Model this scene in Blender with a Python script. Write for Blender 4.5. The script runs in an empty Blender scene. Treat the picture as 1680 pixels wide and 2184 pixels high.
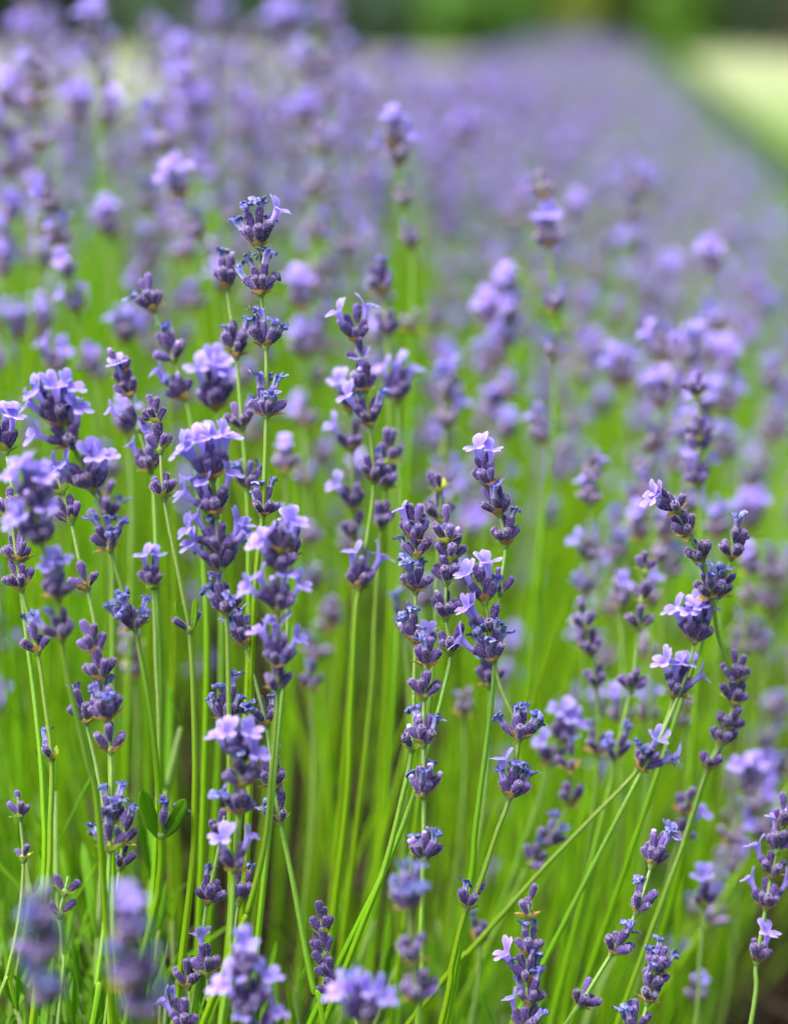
import bpy, math, random
from mathutils import Vector, Matrix, Euler, noise as mnoise
from math import sin, cos, pi, radians as R

SC = bpy.context.scene
COL = SC.collection

# ------------------------------------------------------------------ camera, sky, sun, exposure
F_PX = 6574.0                      # focal length in pixels of a 1680-pixel-wide picture
PITCH = math.atan((1092 - 20) / F_PX)
CAM_Z = 0.66
FOCUS = 0.90
cd = bpy.data.cameras.new('camera')
cam = bpy.data.objects.new('camera', cd)
COL.objects.link(cam)
cam.location = (0, 0, CAM_Z)
cam.rotation_euler = (pi / 2 - PITCH, 0, 0)
cd.sensor_fit = 'HORIZONTAL'
cd.lens = 85
cd.sensor_width = 85 * 1680 / F_PX
cd.clip_start = 0.02
cd.clip_end = 600
cd.dof.use_dof = True
cd.dof.focus_distance = FOCUS
cd.dof.aperture_fstop = 5.2
SC.camera = cam

SUN_EL, SUN_ROT = R(60), R(238)
w = bpy.data.worlds.new('World')
SC.world = w
w.use_nodes = True
wn = w.node_tree
sky = wn.nodes.new('ShaderNodeTexSky')
sky.sky_type = 'NISHITA'
sky.sun_disc = False
sky.sun_elevation = SUN_EL
sky.sun_rotation = SUN_ROT
sky.air_density = 1.0
sky.dust_density = 7.0
sky.ozone_density = 1.0
wn.links.new(sky.outputs[0], wn.nodes['Background'].inputs[0])
wn.nodes['Background'].inputs[1].default_value = 0.085
sl = bpy.data.lights.new('sun', 'SUN')
sl.energy = 1.5
sl.angle = R(50)
sl.color = (1.0, 0.94, 0.82)
sun = bpy.data.objects.new('sun', sl)
COL.objects.link(sun)
# direction towards the sun (Nishita: rotation measured clockwise from +Y)
sd = Vector((sin(SUN_ROT) * cos(SUN_EL), cos(SUN_ROT) * cos(SUN_EL), sin(SUN_EL)))
sun.rotation_euler = sd.to_track_quat('Z', 'Y').to_euler()
SC.view_settings.view_transform = 'Standard'
SC.view_settings.look = 'None'
SC.view_settings.gamma = 1
SC.view_settings.use_curve_mapping = False
SC.view_settings.exposure = 2.15
SC.cycles.max_bounces = 8
SC.cycles.transmission_bounces = 4
SC.cycles.use_denoising = True

CAMM = Matrix.Translation((0, 0, CAM_Z)) @ Euler((pi / 2 - PITCH, 0, 0)).to_matrix().to_4x4()
CAMR = CAMM.to_3x3()


def at(px, py, d):
    """the place d metres in front of the camera that shows at (px, py) of the 1680 x 2184 photograph"""
    return CAMM @ Vector(((px - 840) / F_PX * d, -(py - 1092) / F_PX * d, -d))


# ------------------------------------------------------------------ helpers
def mesh(name, verts, faces, mats, fmat=None, attrs=None, smooth=True):
    me = bpy.data.meshes.new(name)
    me.from_pydata(verts, [], faces)
    for m in mats:
        me.materials.append(m)
    if fmat:
        me.polygons.foreach_set('material_index', fmat)
    if smooth:
        me.polygons.foreach_set('use_smooth', [True] * len(faces))
    for k, v in (attrs or {}).items():
        a = me.attributes.new(k, 'FLOAT', 'POINT')
        a.data.foreach_set('value', v)
    me.update()
    return me


class Geo:
    """collects geometry with per-face material slots and per-vertex t / r values"""
    def __init__(self):
        self.v, self.f, self.m, self.t, self.r = [], [], [], [], []

    def grid(self, rows, mat=0, closed=True, tv=None, rv=None):
        b = len(self.v)
        n = len(rows[0])
        for i, row in enumerate(rows):
            for j, p in enumerate(row):
                self.v.append(tuple(p))
                self.t.append(tv[i] if tv else i / (len(rows) - 1))
                self.r.append(rv[i][j] if rv else 0.0)
        for i in range(len(rows) - 1):
            for j in range(n if closed else n - 1):
                k = (j + 1) % n
                self.f.append((b + i * n + j, b + i * n + k, b + (i + 1) * n + k, b + (i + 1) * n + j))
                self.m.append(mat)

    def tri(self, pts, mat=0, t=0.5):
        b = len(self.v)
        for p in pts:
            self.v.append(tuple(p))
            self.t.append(t)
            self.r.append(1.0)
        self.f.append(tuple(range(b, b + len(pts))))
        self.m.append(mat)

    def add(self, other, M, matmap=None):
        b = len(self.v)
        self.v += [tuple(M @ Vector(p)) for p in other.v]
        self.f += [tuple(b + i for i in f) for f in other.f]
        self.m += [matmap[i] for i in other.m] if matmap else other.m
        self.t += other.t
        self.r += other.r

    def mesh(self, name, mats, scale=1.0):
        v = [(x * scale, y * scale, z * scale) for x, y, z in self.v]
        return mesh(name, v, self.f, mats, self.m, {'t': self.t, 'r': self.r})


def link(name, me, parent=None, M=None):
    o = bpy.data.objects.new(name, me)
    COL.objects.link(o)
    if parent:
        o.parent = parent
    if M is not None:
        o.matrix_local = M
    return o


def tag(o, label=None, cat=None, group=None, kind=None):
    if label: o['label'] = label
    if cat: o['category'] = cat
    if group: o['group'] = group
    if kind: o['kind'] = kind
    return o


def frame(z, ref):
    """3x3 whose z column is z and whose x column is as close to ref as it can be"""
    z = z.normalized()
    x = (ref - z * ref.dot(z))
    if x.length < 1e-6:
        x = z.orthogonal()
    x.normalize()
    y = z.cross(x)
    return Matrix((x, y, z)).transposed()


def M4(rot, loc, s=1.0):
    return Matrix.Translation(loc) @ rot.to_4x4() @ Matrix.Scale(s, 4)


# ------------------------------------------------------------------ materials
class NT:
    def __init__(self, name):
        self.m = bpy.data.materials.new(name)
        self.m.use_nodes = True
        self.t = self.m.node_tree
        self.b = self.t.nodes['Principled BSDF']
        self.out = self.t.nodes['Material Output']

    def n(self, typ, **kw):
        nd = self.t.nodes.new('ShaderNode' + typ)
        for k, v in kw.items():
            setattr(nd, k, v)
        return nd

    def set(self, sock, v):
        if isinstance(v, bpy.types.NodeSocket):
            self.t.links.new(v, sock)
        else:
            if isinstance(v, tuple) and len(v) == 3 and len(sock.default_value) == 4:
                v = v + (1,)
            sock.default_value = v

    def attr(self, name):
        a = self.n('Attribute', attribute_name=name)
        return a.outputs['Fac']

    def rand(self):
        return self.n('ObjectInfo').outputs['Random']

    def noise(self, scale, detail=3, coord='Object', rough=0.5):
        tc = self.n('TexCoord')
        nz = self.n('TexNoise')
        nz.inputs['Scale'].default_value = scale
        nz.inputs['Detail'].default_value = detail
        nz.inputs['Roughness'].default_value = rough
        if coord == 'World':
            g = self.n('NewGeometry')
            self.t.links.new(g.outputs['Position'], nz.inputs['Vector'])
        else:
            self.t.links.new(tc.outputs[coord], nz.inputs['Vector'])
        return nz.outputs['Fac']

    def ramp(self, fac, stops, interp='LINEAR'):
        r = self.n('ValToRGB')
        r.color_ramp.interpolation = interp
        while len(r.color_ramp.elements) < len(stops):
            r.color_ramp.elements.new(0.5)
        for e, (p, c) in zip(r.color_ramp.elements, stops):
            e.position = p
            e.color = tuple(c) + (1,) if len(c) == 3 else c
        self.set(r.inputs['Fac'], fac)
        return r.outputs['Color']

    def mix(self, fac, a, b, mode='MIX'):
        x = self.n('Mix', data_type='RGBA', blend_type=mode)
        self.set(x.inputs['Factor'], fac)
        self.set(x.inputs[6], a)
        self.set(x.inputs[7], b)
        return x.outputs[2]

    def math(self, op, a, b=0.5):
        x = self.n('Math', operation=op)
        self.set(x.inputs[0], a)
        self.set(x.inputs[1], b)
        return x.outputs[0]

    def hsv(self, col, h=0.5, s=1.0, v=1.0):
        x = self.n('HueSaturation')
        self.set(x.inputs['Hue'], h)
        self.set(x.inputs['Saturation'], s)
        self.set(x.inputs['Value'], v)
        self.set(x.inputs['Color'], col)
        return x.outputs['Color']

    def maprange(self, v, a, b, c, d):
        x = self.n('MapRange')
        self.set(x.inputs[0], v)
        for i, q in enumerate((a, b, c, d)):
            x.inputs[i + 1].default_value = q
        return x.outputs[0]

    def finish(self, col, rough=0.6, spec=0.3, sheen=0.0, sheencol=None, transl=0.0, translcol=None, bump=None, bstr=0.3, bdist=0.0002):
        self.set(self.b.inputs['Base Color'], col)
        self.b.inputs['Roughness'].default_value = rough
        self.b.inputs['Specular IOR Level'].default_value = spec
        if sheen:
            self.b.inputs['Sheen Weight'].default_value = sheen
            self.b.inputs['Sheen Roughness'].default_value = 0.5
            self.set(self.b.inputs['Sheen Tint'], sheencol)
        if bump is not None:
            bp = self.n('Bump')
            bp.inputs['Strength'].default_value = bstr
            bp.inputs['Distance'].default_value = bdist
            self.set(bp.inputs['Height'], bump)
            self.t.links.new(bp.outputs[0], self.b.inputs['Normal'])
        if transl:
            tr = self.n('BsdfTranslucent')
            self.set(tr.inputs['Color'], translcol if translcol is not None else col)
            mx = self.n('MixShader')
            mx.inputs[0].default_value = transl
            self.t.links.new(self.b.outputs[0], mx.inputs[1])
            self.t.links.new(tr.outputs[0], mx.inputs[2])
            self.t.links.new(mx.outputs[0], self.out.inputs[0])
        return self.m


def make_calyx_mat(name='calyx_velvet', down=0.0):
    q = NT(name)
    t, r = q.attr('t'), q.attr('r')
    body = q.ramp(q.rand(), [(0, (0.015, 0.006, 0.056)), (0.45, (0.026, 0.011, 0.090)), (0.8, (0.042, 0.020, 0.140)), (1, (0.09, 0.055, 0.24))])
    body = q.mix(q.maprange(q.noise(1700, 3), 0.48, 0.72, 0, 0.7), body, (0.15, 0.10, 0.30))
    body = q.mix(q.math('MULTIPLY', r, 0.22), body, (0.17, 0.12, 0.34))
    col = q.mix(q.maprange(t, 0.0, 0.30, 0.75, 0.0), body, (0.17, 0.15, 0.12))
    col = q.mix(q.maprange(t, 0.84, 1.0, 0.0, 0.4), col, (0.32, 0.26, 0.46))
    if down:  # pale tone for unmodelled hairs, with haze painted in
        col = q.mix(down, col, (0.44, 0.38, 0.48))
    return q.finish(col, 0.8, 0.10, 0.07, (0.70, 0.66, 0.95), bump=q.noise(2600, 2), bstr=0.7)


def make_calyx_hair():
    q = NT('calyx_hair')
    return q.finish((0.66, 0.61, 0.84), 0.7, 0.2, transl=0.4)


def make_corolla_mat():
    q = NT('corolla_petal')
    t = q.attr('t')
    c = q.ramp(t, [(0, (0.36, 0.28, 0.71)), (0.35, (0.42, 0.33, 0.85)), (0.6, (0.26, 0.18, 0.75)), (0.82, (0.35, 0.265, 0.87)), (1, (0.49, 0.41, 0.93))])
    c = q.mix(q.maprange(q.noise(700, 3), 0.4, 0.75, 0, 0.35), c, (0.33, 0.24, 0.74))
    c = q.hsv(c, q.maprange(q.rand(), 0, 1, 0.488, 0.506), 1.0, q.maprange(q.rand(), 0, 1, 0.86, 1.06))
    return q.finish(c, 0.55, 0.25, 0.25, (0.8, 0.75, 1.0), transl=0.42, bump=q.noise(1500, 2), bstr=0.25)


def make_bud_mat():
    q = NT('closed_bud')
    c = q.ramp(q.attr('t'), [(0, (0.20, 0.12, 0.42)), (0.5, (0.33, 0.24, 0.68)), (1, (0.46, 0.36, 0.82))])
    return q.finish(c, 0.55, 0.25, 0.3, (0.8, 0.75, 1.0), transl=0.2)


def make_withered_mat():
    q = NT('withered_petal')
    f = q.noise(900, 3)
    c = q.ramp(f, [(0.36, (0.010, 0.012, 0.17)), (0.47, (0.025, 0.045, 0.46)), (0.58, (0.085, 0.13, 0.52)), (0.74, (0.30, 0.35, 0.62))])
    c = q.mix(q.maprange(q.attr('r'), 0.35, 1.0, 0, 0.5), c, (0.42, 0.45, 0.60))
    c = q.mix(q.maprange(q.attr('t'), 0.0, 0.45, 0.7, 0.0), c, (0.27, 0.27, 0.42))
    c = q.hsv(c, q.maprange(q.rand(), 0, 1, 0.49, 0.52), 0.92, q.maprange(q.rand(), 0, 1, 0.7, 1.05))
    return q.finish(c, 0.6, 0.25, 0.25, (0.7, 0.75, 1.0), transl=0.2, bump=q.noise(2400, 2), bstr=0.6)


def make_bract_mat(name, a, b, c):
    q = NT(name)
    col = q.ramp(q.noise(700, 4), [(0.3, a), (0.5, b), (0.7, c)])
    col = q.hsv(col, q.maprange(q.rand(), 0, 1, 0.485, 0.52), 1.0, q.maprange(q.rand(), 0, 1, 0.75, 1.2))
    return q.finish(col, 0.6, 0.3, transl=0.3, bump=q.noise(1800, 3), bstr=0.6)


def make_stem_mat():
    q = NT('green_stem')
    t, r = q.attr('t'), q.attr('r')
    c = q.ramp(t, [(0, (0.28, 0.37, 0.16)), (0.25, (0.20, 0.35, 0.060)), (0.52, (0.165, 0.352, 0.004)), (1, (0.160, 0.342, 0.001))])
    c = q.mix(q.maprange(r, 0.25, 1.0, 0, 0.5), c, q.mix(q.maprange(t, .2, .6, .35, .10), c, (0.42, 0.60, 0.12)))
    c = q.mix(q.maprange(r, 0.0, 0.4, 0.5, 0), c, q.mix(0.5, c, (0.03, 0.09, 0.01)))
    c = q.mix(q.math('MULTIPLY', q.maprange(q.noise(1400, 3), 0.45, 0.75, 0, 0.45), q.maprange(t, .15, .5, 1, .05)), c, (0.50, 0.60, 0.34))
    c = q.hsv(c, q.maprange(q.rand(), 0, 1, 0.482, 0.512), 1.0, q.maprange(q.rand(), 0, 1, 0.8, 1.15))
    return q.finish(c, 0.6, 0.10, transl=0.32, translcol=(0.35, 0.68, 0.001), bump=q.noise(1500, 2), bstr=0.3)


def make_leaf_mat():
    q = NT('lavender_leaf')
    t = q.attr('t')
    c = q.ramp(q.rand(), [(0, (0.055, 0.17, 0.003)), (0.5, (0.09, 0.25, 0.003)), (1, (0.15, 0.31, 0.006))])
    c = q.mix(q.maprange(q.noise(500, 4), 0.35, 0.7, 0, 0.5), c, (0.12, 0.28, 0.012))
    c = q.mix(q.maprange(q.attr('r'), 0.8, 1.0, 0, 0.4), c, (0.22, 0.38, 0.10))
    return q.finish(c, 0.55, 0.18, transl=0.35, translcol=(0.26, 0.58, 0.002), bump=q.noise(900, 3), bstr=0.4)


M_CALYX, M_HAIR, M_COR, M_BUD, M_WITH = make_calyx_mat(), make_calyx_hair(), make_corolla_mat(), make_bud_mat(), make_withered_mat()
M_BROWN = make_bract_mat('papery_brown_bract', (0.28, 0.15, 0.035), (0.44, 0.28, 0.09), (0.60, 0.46, 0.20))
M_GREEN = make_bract_mat('green_bract', (0.30, 0.38, 0.03), (0.40, 0.46, 0.06), (0.50, 0.50, 0.12))
M_DOWN_HAZE = make_calyx_mat('calyx_down_haze', 0.30)  # paler copy for far stalks: missing hairs plus painted haze
M_STEM, M_LEAF = make_stem_mat(), make_leaf_mat()
q = NT('stem_hair')
M_SHAIR = q.finish((0.55, 0.62, 0.42), 0.7, 0.2, transl=0.4)


# ------------------------------------------------------------------ flower pieces (millimetres, z = axis)
def g_calyx(rng, segs=20, rings=9, hairs=420, closed=True):
    g = Geo()
    L = 6.0
    prof = [(0, .30), (.05, .62), (.16, .88), (.32, 1.08), (.50, 1.22), (.66, 1.27), (.80, 1.21), (.90, 1.05), (.96, .82), (1.0, .48)]
    prof = prof[:] if rings >= 9 else [prof[i] for i in (0, 2, 4, 6, 8, 9)]
    bend = rng.uniform(-.06, .06)
    fat = rng.uniform(.92, 1.08)
    rows, rv = [], []
    for (t, rr) in prof:
        row, rrow = [], []
        for j in range(segs):
            a = 2 * pi * j / segs
            rib = (j % 2 == 0)
            k = rr * fat * (1 + ((.055 if rib else -.05) if segs > 12 else 0)) * (1 + .05 * mnoise.noise(Vector((cos(a) * 2, sin(a) * 2, t * 4 + bend * 100))))
            row.append((cos(a) * k + bend * L * t * t, sin(a) * k, t * L + (.22 * mnoise.noise(Vector((cos(a) * 3, sin(a) * 3, bend * 300))) if t > .93 else 0)))
            rrow.append(1.0 if rib else 0.0)
        rows.append(row)
        rv.append(rrow)
    # mouth folds back in
    rows.append([(p[0] * .5, p[1] * .5, p[2] - .5) for p in rows[-1]])
    rv.append([0.0] * segs)
    g.grid(rows, 0, True, [p[0] for p in prof] + [.9], rv)
    # the lid-like tooth at the mouth
    if segs > 12:
        for s in range(4):
            a = 2 * pi * (s + rng.random() * .5) / 4
            c = Vector((cos(a) * .5, sin(a) * .5, L * .985))
            sd_ = Vector((-sin(a), cos(a), 0))
            g.tri([c - sd_ * .32, c + sd_ * .32, c + Vector((cos(a) * .1, sin(a) * .1, rng.uniform(.25, .6)))], 0, .97)
    for _ in range(hairs):
        t = rng.random() ** .9
        for i in range(len(prof) - 1):
            if prof[i][0] <= t <= prof[i + 1][0]:
                u = (t - prof[i][0]) / max(1e-6, prof[i + 1][0] - prof[i][0])
                rr = (prof[i][1] * (1 - u) + prof[i + 1][1] * u) * fat
        a = rng.random() * 2 * pi
        p = Vector((cos(a) * rr + bend * L * t * t, sin(a) * rr, t * L))
        nrm = Vector((cos(a), sin(a), 0))
        sd_ = Vector((-sin(a), cos(a), 0))
        tip = p + nrm * rng.uniform(.16, .46) + Vector((0, 0, rng.uniform(-.05, .22))) + sd_ * rng.uniform(-.12, .12)
        wv = sd_ * .036 if rng.random() < .6 else Vector((0, 0, .045))
        g.tri([p - wv, p + wv, tip], 1, t)
    return g


def g_corolla(rng, nth=40, nt=13, opened=1.0):
    g = Geo()
    TL = rng.uniform(3.6, 4.4)
    lobes = [(62, 36, 3.4), (118, 36, 3.4), (203, 31, 2.3), (270, 33, 2.5), (337, 31, 2.3)]
    lobes = [(c + rng.uniform(-5, 5), h, l * rng.uniform(.88, 1.1) * opened) for c, h, l in lobes]
    off = Vector((rng.random() * 50, rng.random() * 50, rng.random() * 50))
    nb = max(3, nt // 2)
    rows, tv = [], []
    for i in range(nb):                        # tube
        t = i / (nb - 1)
        rad = .55 + .35 * t + .25 * t ** 4
        rows.append([(cos(2 * pi * j / nth) * rad, sin(2 * pi * j / nth) * rad * 1.05 + .35 * t * t, TL * t) for j in range(nth)])
        tv.append(.5 * t)
    last = rows[-1]
    nl = nt - nb
    cur = [Vector(p) for p in last]
    f_low0, f_low1 = rng.uniform(40, 60), rng.uniform(85, 120)
    f_up0, f_up1 = rng.uniform(8, 20), rng.uniform(35, 70)
    for i in range(1, nl + 1):
        s = i / nl
        row = []
        for j in range(nth):
            th = 360 * j / nth
            ll = .25
            for c, h, l in lobes:
                dd = abs((th - c + 180) % 360 - 180)
                if dd < h:
                    ll = max(ll, .25 + l * (1 - (dd / h) ** 2.6) ** .55)
            up = max(0, sin(R(th)))
            up = up ** .5
            ph = R((f_low0 + (f_low1 - f_low0) * s) * (1 - up) + (f_up0 + (f_up1 - f_up0) * s) * up)
            rad = Vector((cos(R(th)), sin(R(th)), 0))
            stp = ll / nl
            cur[j] = cur[j] + (rad * sin(ph) + Vector((0, 0, cos(ph)))) * stp
            nv = mnoise.noise(cur[j] * .55 + off) * .30 * s + mnoise.noise(cur[j] * 1.3 + off) * .12 * s
            row.append(cur[j] + (rad * cos(ph) - Vector((0, 0, sin(ph)))) * nv * 1.4)
        rows.append(row)
        tv.append(.5 + .5 * s)
    g.grid(rows, 0, True, tv)
    return g


def g_withered(rng, nth=25, nt=15):
    g = Geo()
    TL = rng.uniform(1.3, 2.6)
    off = Vector((rng.random() * 50, rng.random() * 50, rng.random() * 50))
    lean = Vector((rng.uniform(-.5, .5), rng.uniform(-.5, .5), 0))
    rows, tv, rv = [], [], []
    nb = nt // 2
    for i in range(nb):
        t = i / (nb - 1)
        rad = .68 - .10 * sin(t * pi) + .25 * t
        row = []
        for j in range(nth):
            a = 2 * pi * j / nth
            k = rad * (1 + .28 * sin(a * 3 + off.x) + .25 * mnoise.noise(Vector((cos(a) * 2, sin(a) * 2, t * 3)) + off))
            row.append(Vector((cos(a) * k, sin(a) * k, TL * t)) + lean * t * t * 1.2)
        rows.append(row)
        tv.append(.5 * t)
        rv.append([.5 + .5 * sin(2 * pi * j / nth * 3 + off.x) for j in range(nth)])
    nl = nt - nb
    cur = [p.copy() for p in rows[-1]]
    lob = [rng.uniform(1.2, 2.1) for _ in range(5)]
    tw = [rng.uniform(10, 75) for _ in range(5)]
    tw2 = [rng.choice((rng.uniform(220, 400), rng.uniform(180, 300), rng.uniform(-260, -120), rng.uniform(-260, -120), rng.uniform(40, 100))) for _ in range(5)]
    for i in range(1, nl + 1):
        s = i / nl
        row, rr = [], []
        for j in range(nth):
            th = 2 * pi * j / nth
            k = int(5 * j / nth) % 5
            e = abs(((5 * j / nth) % 1) - .5) * 2
            ll = .2 + lob[k] * (1 - e ** 2) ** .5
            ph = R(tw[k] + (tw2[k] - tw[k]) * s)
            rad = Vector((cos(th), sin(th), 0))
            cur[j] = cur[j] + (rad * sin(ph) + Vector((0, 0, cos(ph)))) * ll / nl
            p = cur[j] + Vector((mnoise.noise(cur[j] * 1.6 + off), mnoise.noise(cur[j] * 1.6 + off * 2), mnoise.noise(cur[j] * 1.6 - off))) * .75 * s
            row.append(p)
            rr.append(s * .85 + .15 * e)
        rows.append(row)
        tv.append(.5 + .5 * s)
        rv.append(rr)
    g.grid(rows, 0, True, tv, rv)
    return g


def g_bud(rng, segs=12):
    g = Geo()
    L = rng.uniform(1.8, 3.4)
    prof = [(0, .55), (.25, .70), (.5, .95), (.72, 1.0), (.88, .75), (.97, .38), (1, .05)]
    bx = rng.uniform(-.5, .5)
    g.grid([[(cos(2 * pi * j / segs) * r * (1 + .1 * sin(2 * 2 * pi * j / segs)) + bx * t * t, sin(2 * pi * j / segs) * r, t * L) for j in range(segs)] for t, r in prof], 0, True, [p[0] for p in prof])
    return g


def g_bract(rng, L=4.6, W=1.9, nl=9, nw=6):
    """ovate pointed scale: z outwards along its length, y up"""
    g = Geo()
    rows, tv = [], []
    curl = rng.uniform(-.6, 1.0)
    off = rng.random() * 50
    for i in range(nl):
        t = i / (nl - 1)
        wd = W * (sin(pi * min(1, t * .86 + .14)) ** .8) * (1 - t ** 3) + .06
        row = []
        for j in range(nw):
            u = 2 * j / (nw - 1) - 1
            nz = mnoise.noise(Vector((t * 4, u * 2, off))) * .35
            row.append((u * wd, .45 * u * u * wd + curl * t * t + nz * t, t * L))
        rows.append(row)
        tv.append(t)
    g.grid(rows, 0, False, tv)
    return g


def g_leaf(rng, L=38.0, W=1.9, nl=12, curve=None):
    """narrow lavender leaf: z along its length, y its upper side, edges rolled under"""
    g = Geo()
    rows, tv, rv = [], [], []
    cv = rng.uniform(-.10, .16) if curve is None else curve
    tw = rng.uniform(-.3, .3)
    for i in range(nl):
        t = i / (nl - 1)
        wd = W * (min(1, .35 + t * 2.2)) * (1 - max(0, (t - .72) / .28) ** 2.2) + .08
        row, rr = [], []
        for j, (u, h) in enumerate([(-1, -.42), (-.72, 0), (-.1, -.10), (0, -.22), (.1, -.10), (.72, 0), (1, -.42), (.5, -.55), (-.5, -.55)]):
            c, s = cos(tw * t), sin(tw * t)
            x, y = u * wd, h * wd * .8
            row.append((x * c - y * s, x * s + y * c - cv * L * t * t, t * L))
            rr.append(1.0 if abs(u) == 1 else (.9 if u == 0 else .2))
        rows.append(row)
        tv.append(t)
        rv.append(rr)
    g.grid(rows, 0, True, tv, rv)
    return g


def g_tube(pts, radii, sides=12, square=.13, hairs=0, rng=None, groove=True):
    """square grooved stem along world points (metres); r: 1 on the four corners, 0 in the grooves"""
    g = Geo()
    rows, rv = [], []
    ref = Vector((1, 0, 0))
    n = len(pts)
    fr = []
    for i, p in enumerate(pts):
        tg = (pts[min(i + 1, n - 1)] - pts[max(i - 1, 0)]).normalized()
        m = frame(tg, ref)
        ref = m.col[0].copy()
        fr.append(m)
        row, rr = [], []
        for j in range(sides):
            a = 2 * pi * j / sides
            q4 = cos(4 * a)
            k = radii[i] * (1 + square * q4)
            row.append(p + m @ Vector((cos(a) * k, sin(a) * k, 0)))
            rr.append(max(0, q4 * .5 + .5))
        rows.append(row)
        rv.append(rr)
    tl = [0.0]
    for i in range(1, n):
        tl.append(tl[-1] + (pts[i] - pts[i - 1]).length)
    tv = [min(1.0, x / 0.22) for x in tl]       # distance from the tip: pale and downy above, bright green below
    g.grid(rows, 0, True, tv, rv)
    for _ in range(hairs):
        i = rng.randrange(n - 1)
        u = rng.random()
        p = pts[i].lerp(pts[i + 1], u)
        m = fr[i]
        a = rng.choice((0, pi / 2, pi, 3 * pi / 2)) + rng.uniform(-.35, .35)
        rad = m @ Vector((cos(a), sin(a), 0))
        sd_ = m @ Vector((-sin(a), cos(a), 0))
        p = p + rad * radii[i] * 1.05
        wv = m.col[2] * .00004 if rng.random() < .5 else sd_ * .00003
        g.tri([p - wv, p + wv, p + rad * rng.uniform(.0001, .00028) + sd_ * rng.uniform(-.0001, .0001)], 1, tv[i])
    return g


RNG = random.Random(7)
MM = 0.001
NV = 7
ME = {
    'calyx': [g_calyx(RNG).mesh('calyx', [M_CALYX, M_HAIR], MM) for _ in range(NV)],
    'flower': [g_corolla(RNG).mesh('flower', [M_COR], MM) for _ in range(NV + 2)],
    'half': [g_corolla(RNG, opened=.62).mesh('flower', [M_COR], MM) for _ in range(3)],
    'withered_flower': [g_withered(RNG).mesh('withered_flower', [M_WITH], MM) for _ in range(NV + 3)],
    'bud': [g_bud(RNG).mesh('bud', [M_BUD], MM) for _ in range(4)],
    'bract_b': [g_bract(RNG).mesh('bract', [M_BROWN], MM) for _ in range(5)],
    'bract_g': [g_bract(RNG, 4.8, 1.7).mesh('bract', [M_GREEN], MM) for _ in range(4)],
}
# cheap versions for stalks the lens throws out of focus
LO = {
    'calyx': [g_calyx(RNG, 8, 5, 0) for _ in range(4)],
    'flower': [g_corolla(RNG, 15, 6) for _ in range(4)],
    'half': [g_corolla(RNG, 15, 6, .62) for _ in range(2)],
    'withered_flower': [g_withered(RNG, 10, 6) for _ in range(4)],
    'bud': [g_bud(RNG, 6)],
    'bract_b': [g_bract(RNG, 4.6, 1.9, 4, 3) for _ in range(2)],
    'bract_g': [g_bract(RNG, 4.6, 1.7, 4, 3) for _ in range(2)],
}
LOMATS = [M_DOWN_HAZE, M_HAIR, M_COR, M_BUD, M_WITH, M_BROWN, M_GREEN, M_STEM]
LOSLOT = {'calyx': 0, 'flower': 2, 'half': 2, 'withered_flower': 4, 'bud': 3, 'bract_b': 5, 'bract_g': 6}


def hub_geo(s, green):
    g = Geo()
    prof = [(-1.3, .62), (-.7, 1.0), (0, 1.25), (.7, 1.15), (1.3, .7)]
    g.grid([[(cos(2 * pi * j / 10) * r * s, sin(2 * pi * j / 10) * r * s, z * s) for j in range(10)] for z, r in prof], 0, True, [.15] * 5)
    return g


HUB = {k: hub_geo(1, k).mesh('whorl', [M_STEM if k else M_STEM], MM) for k in (0, 1)}


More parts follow.
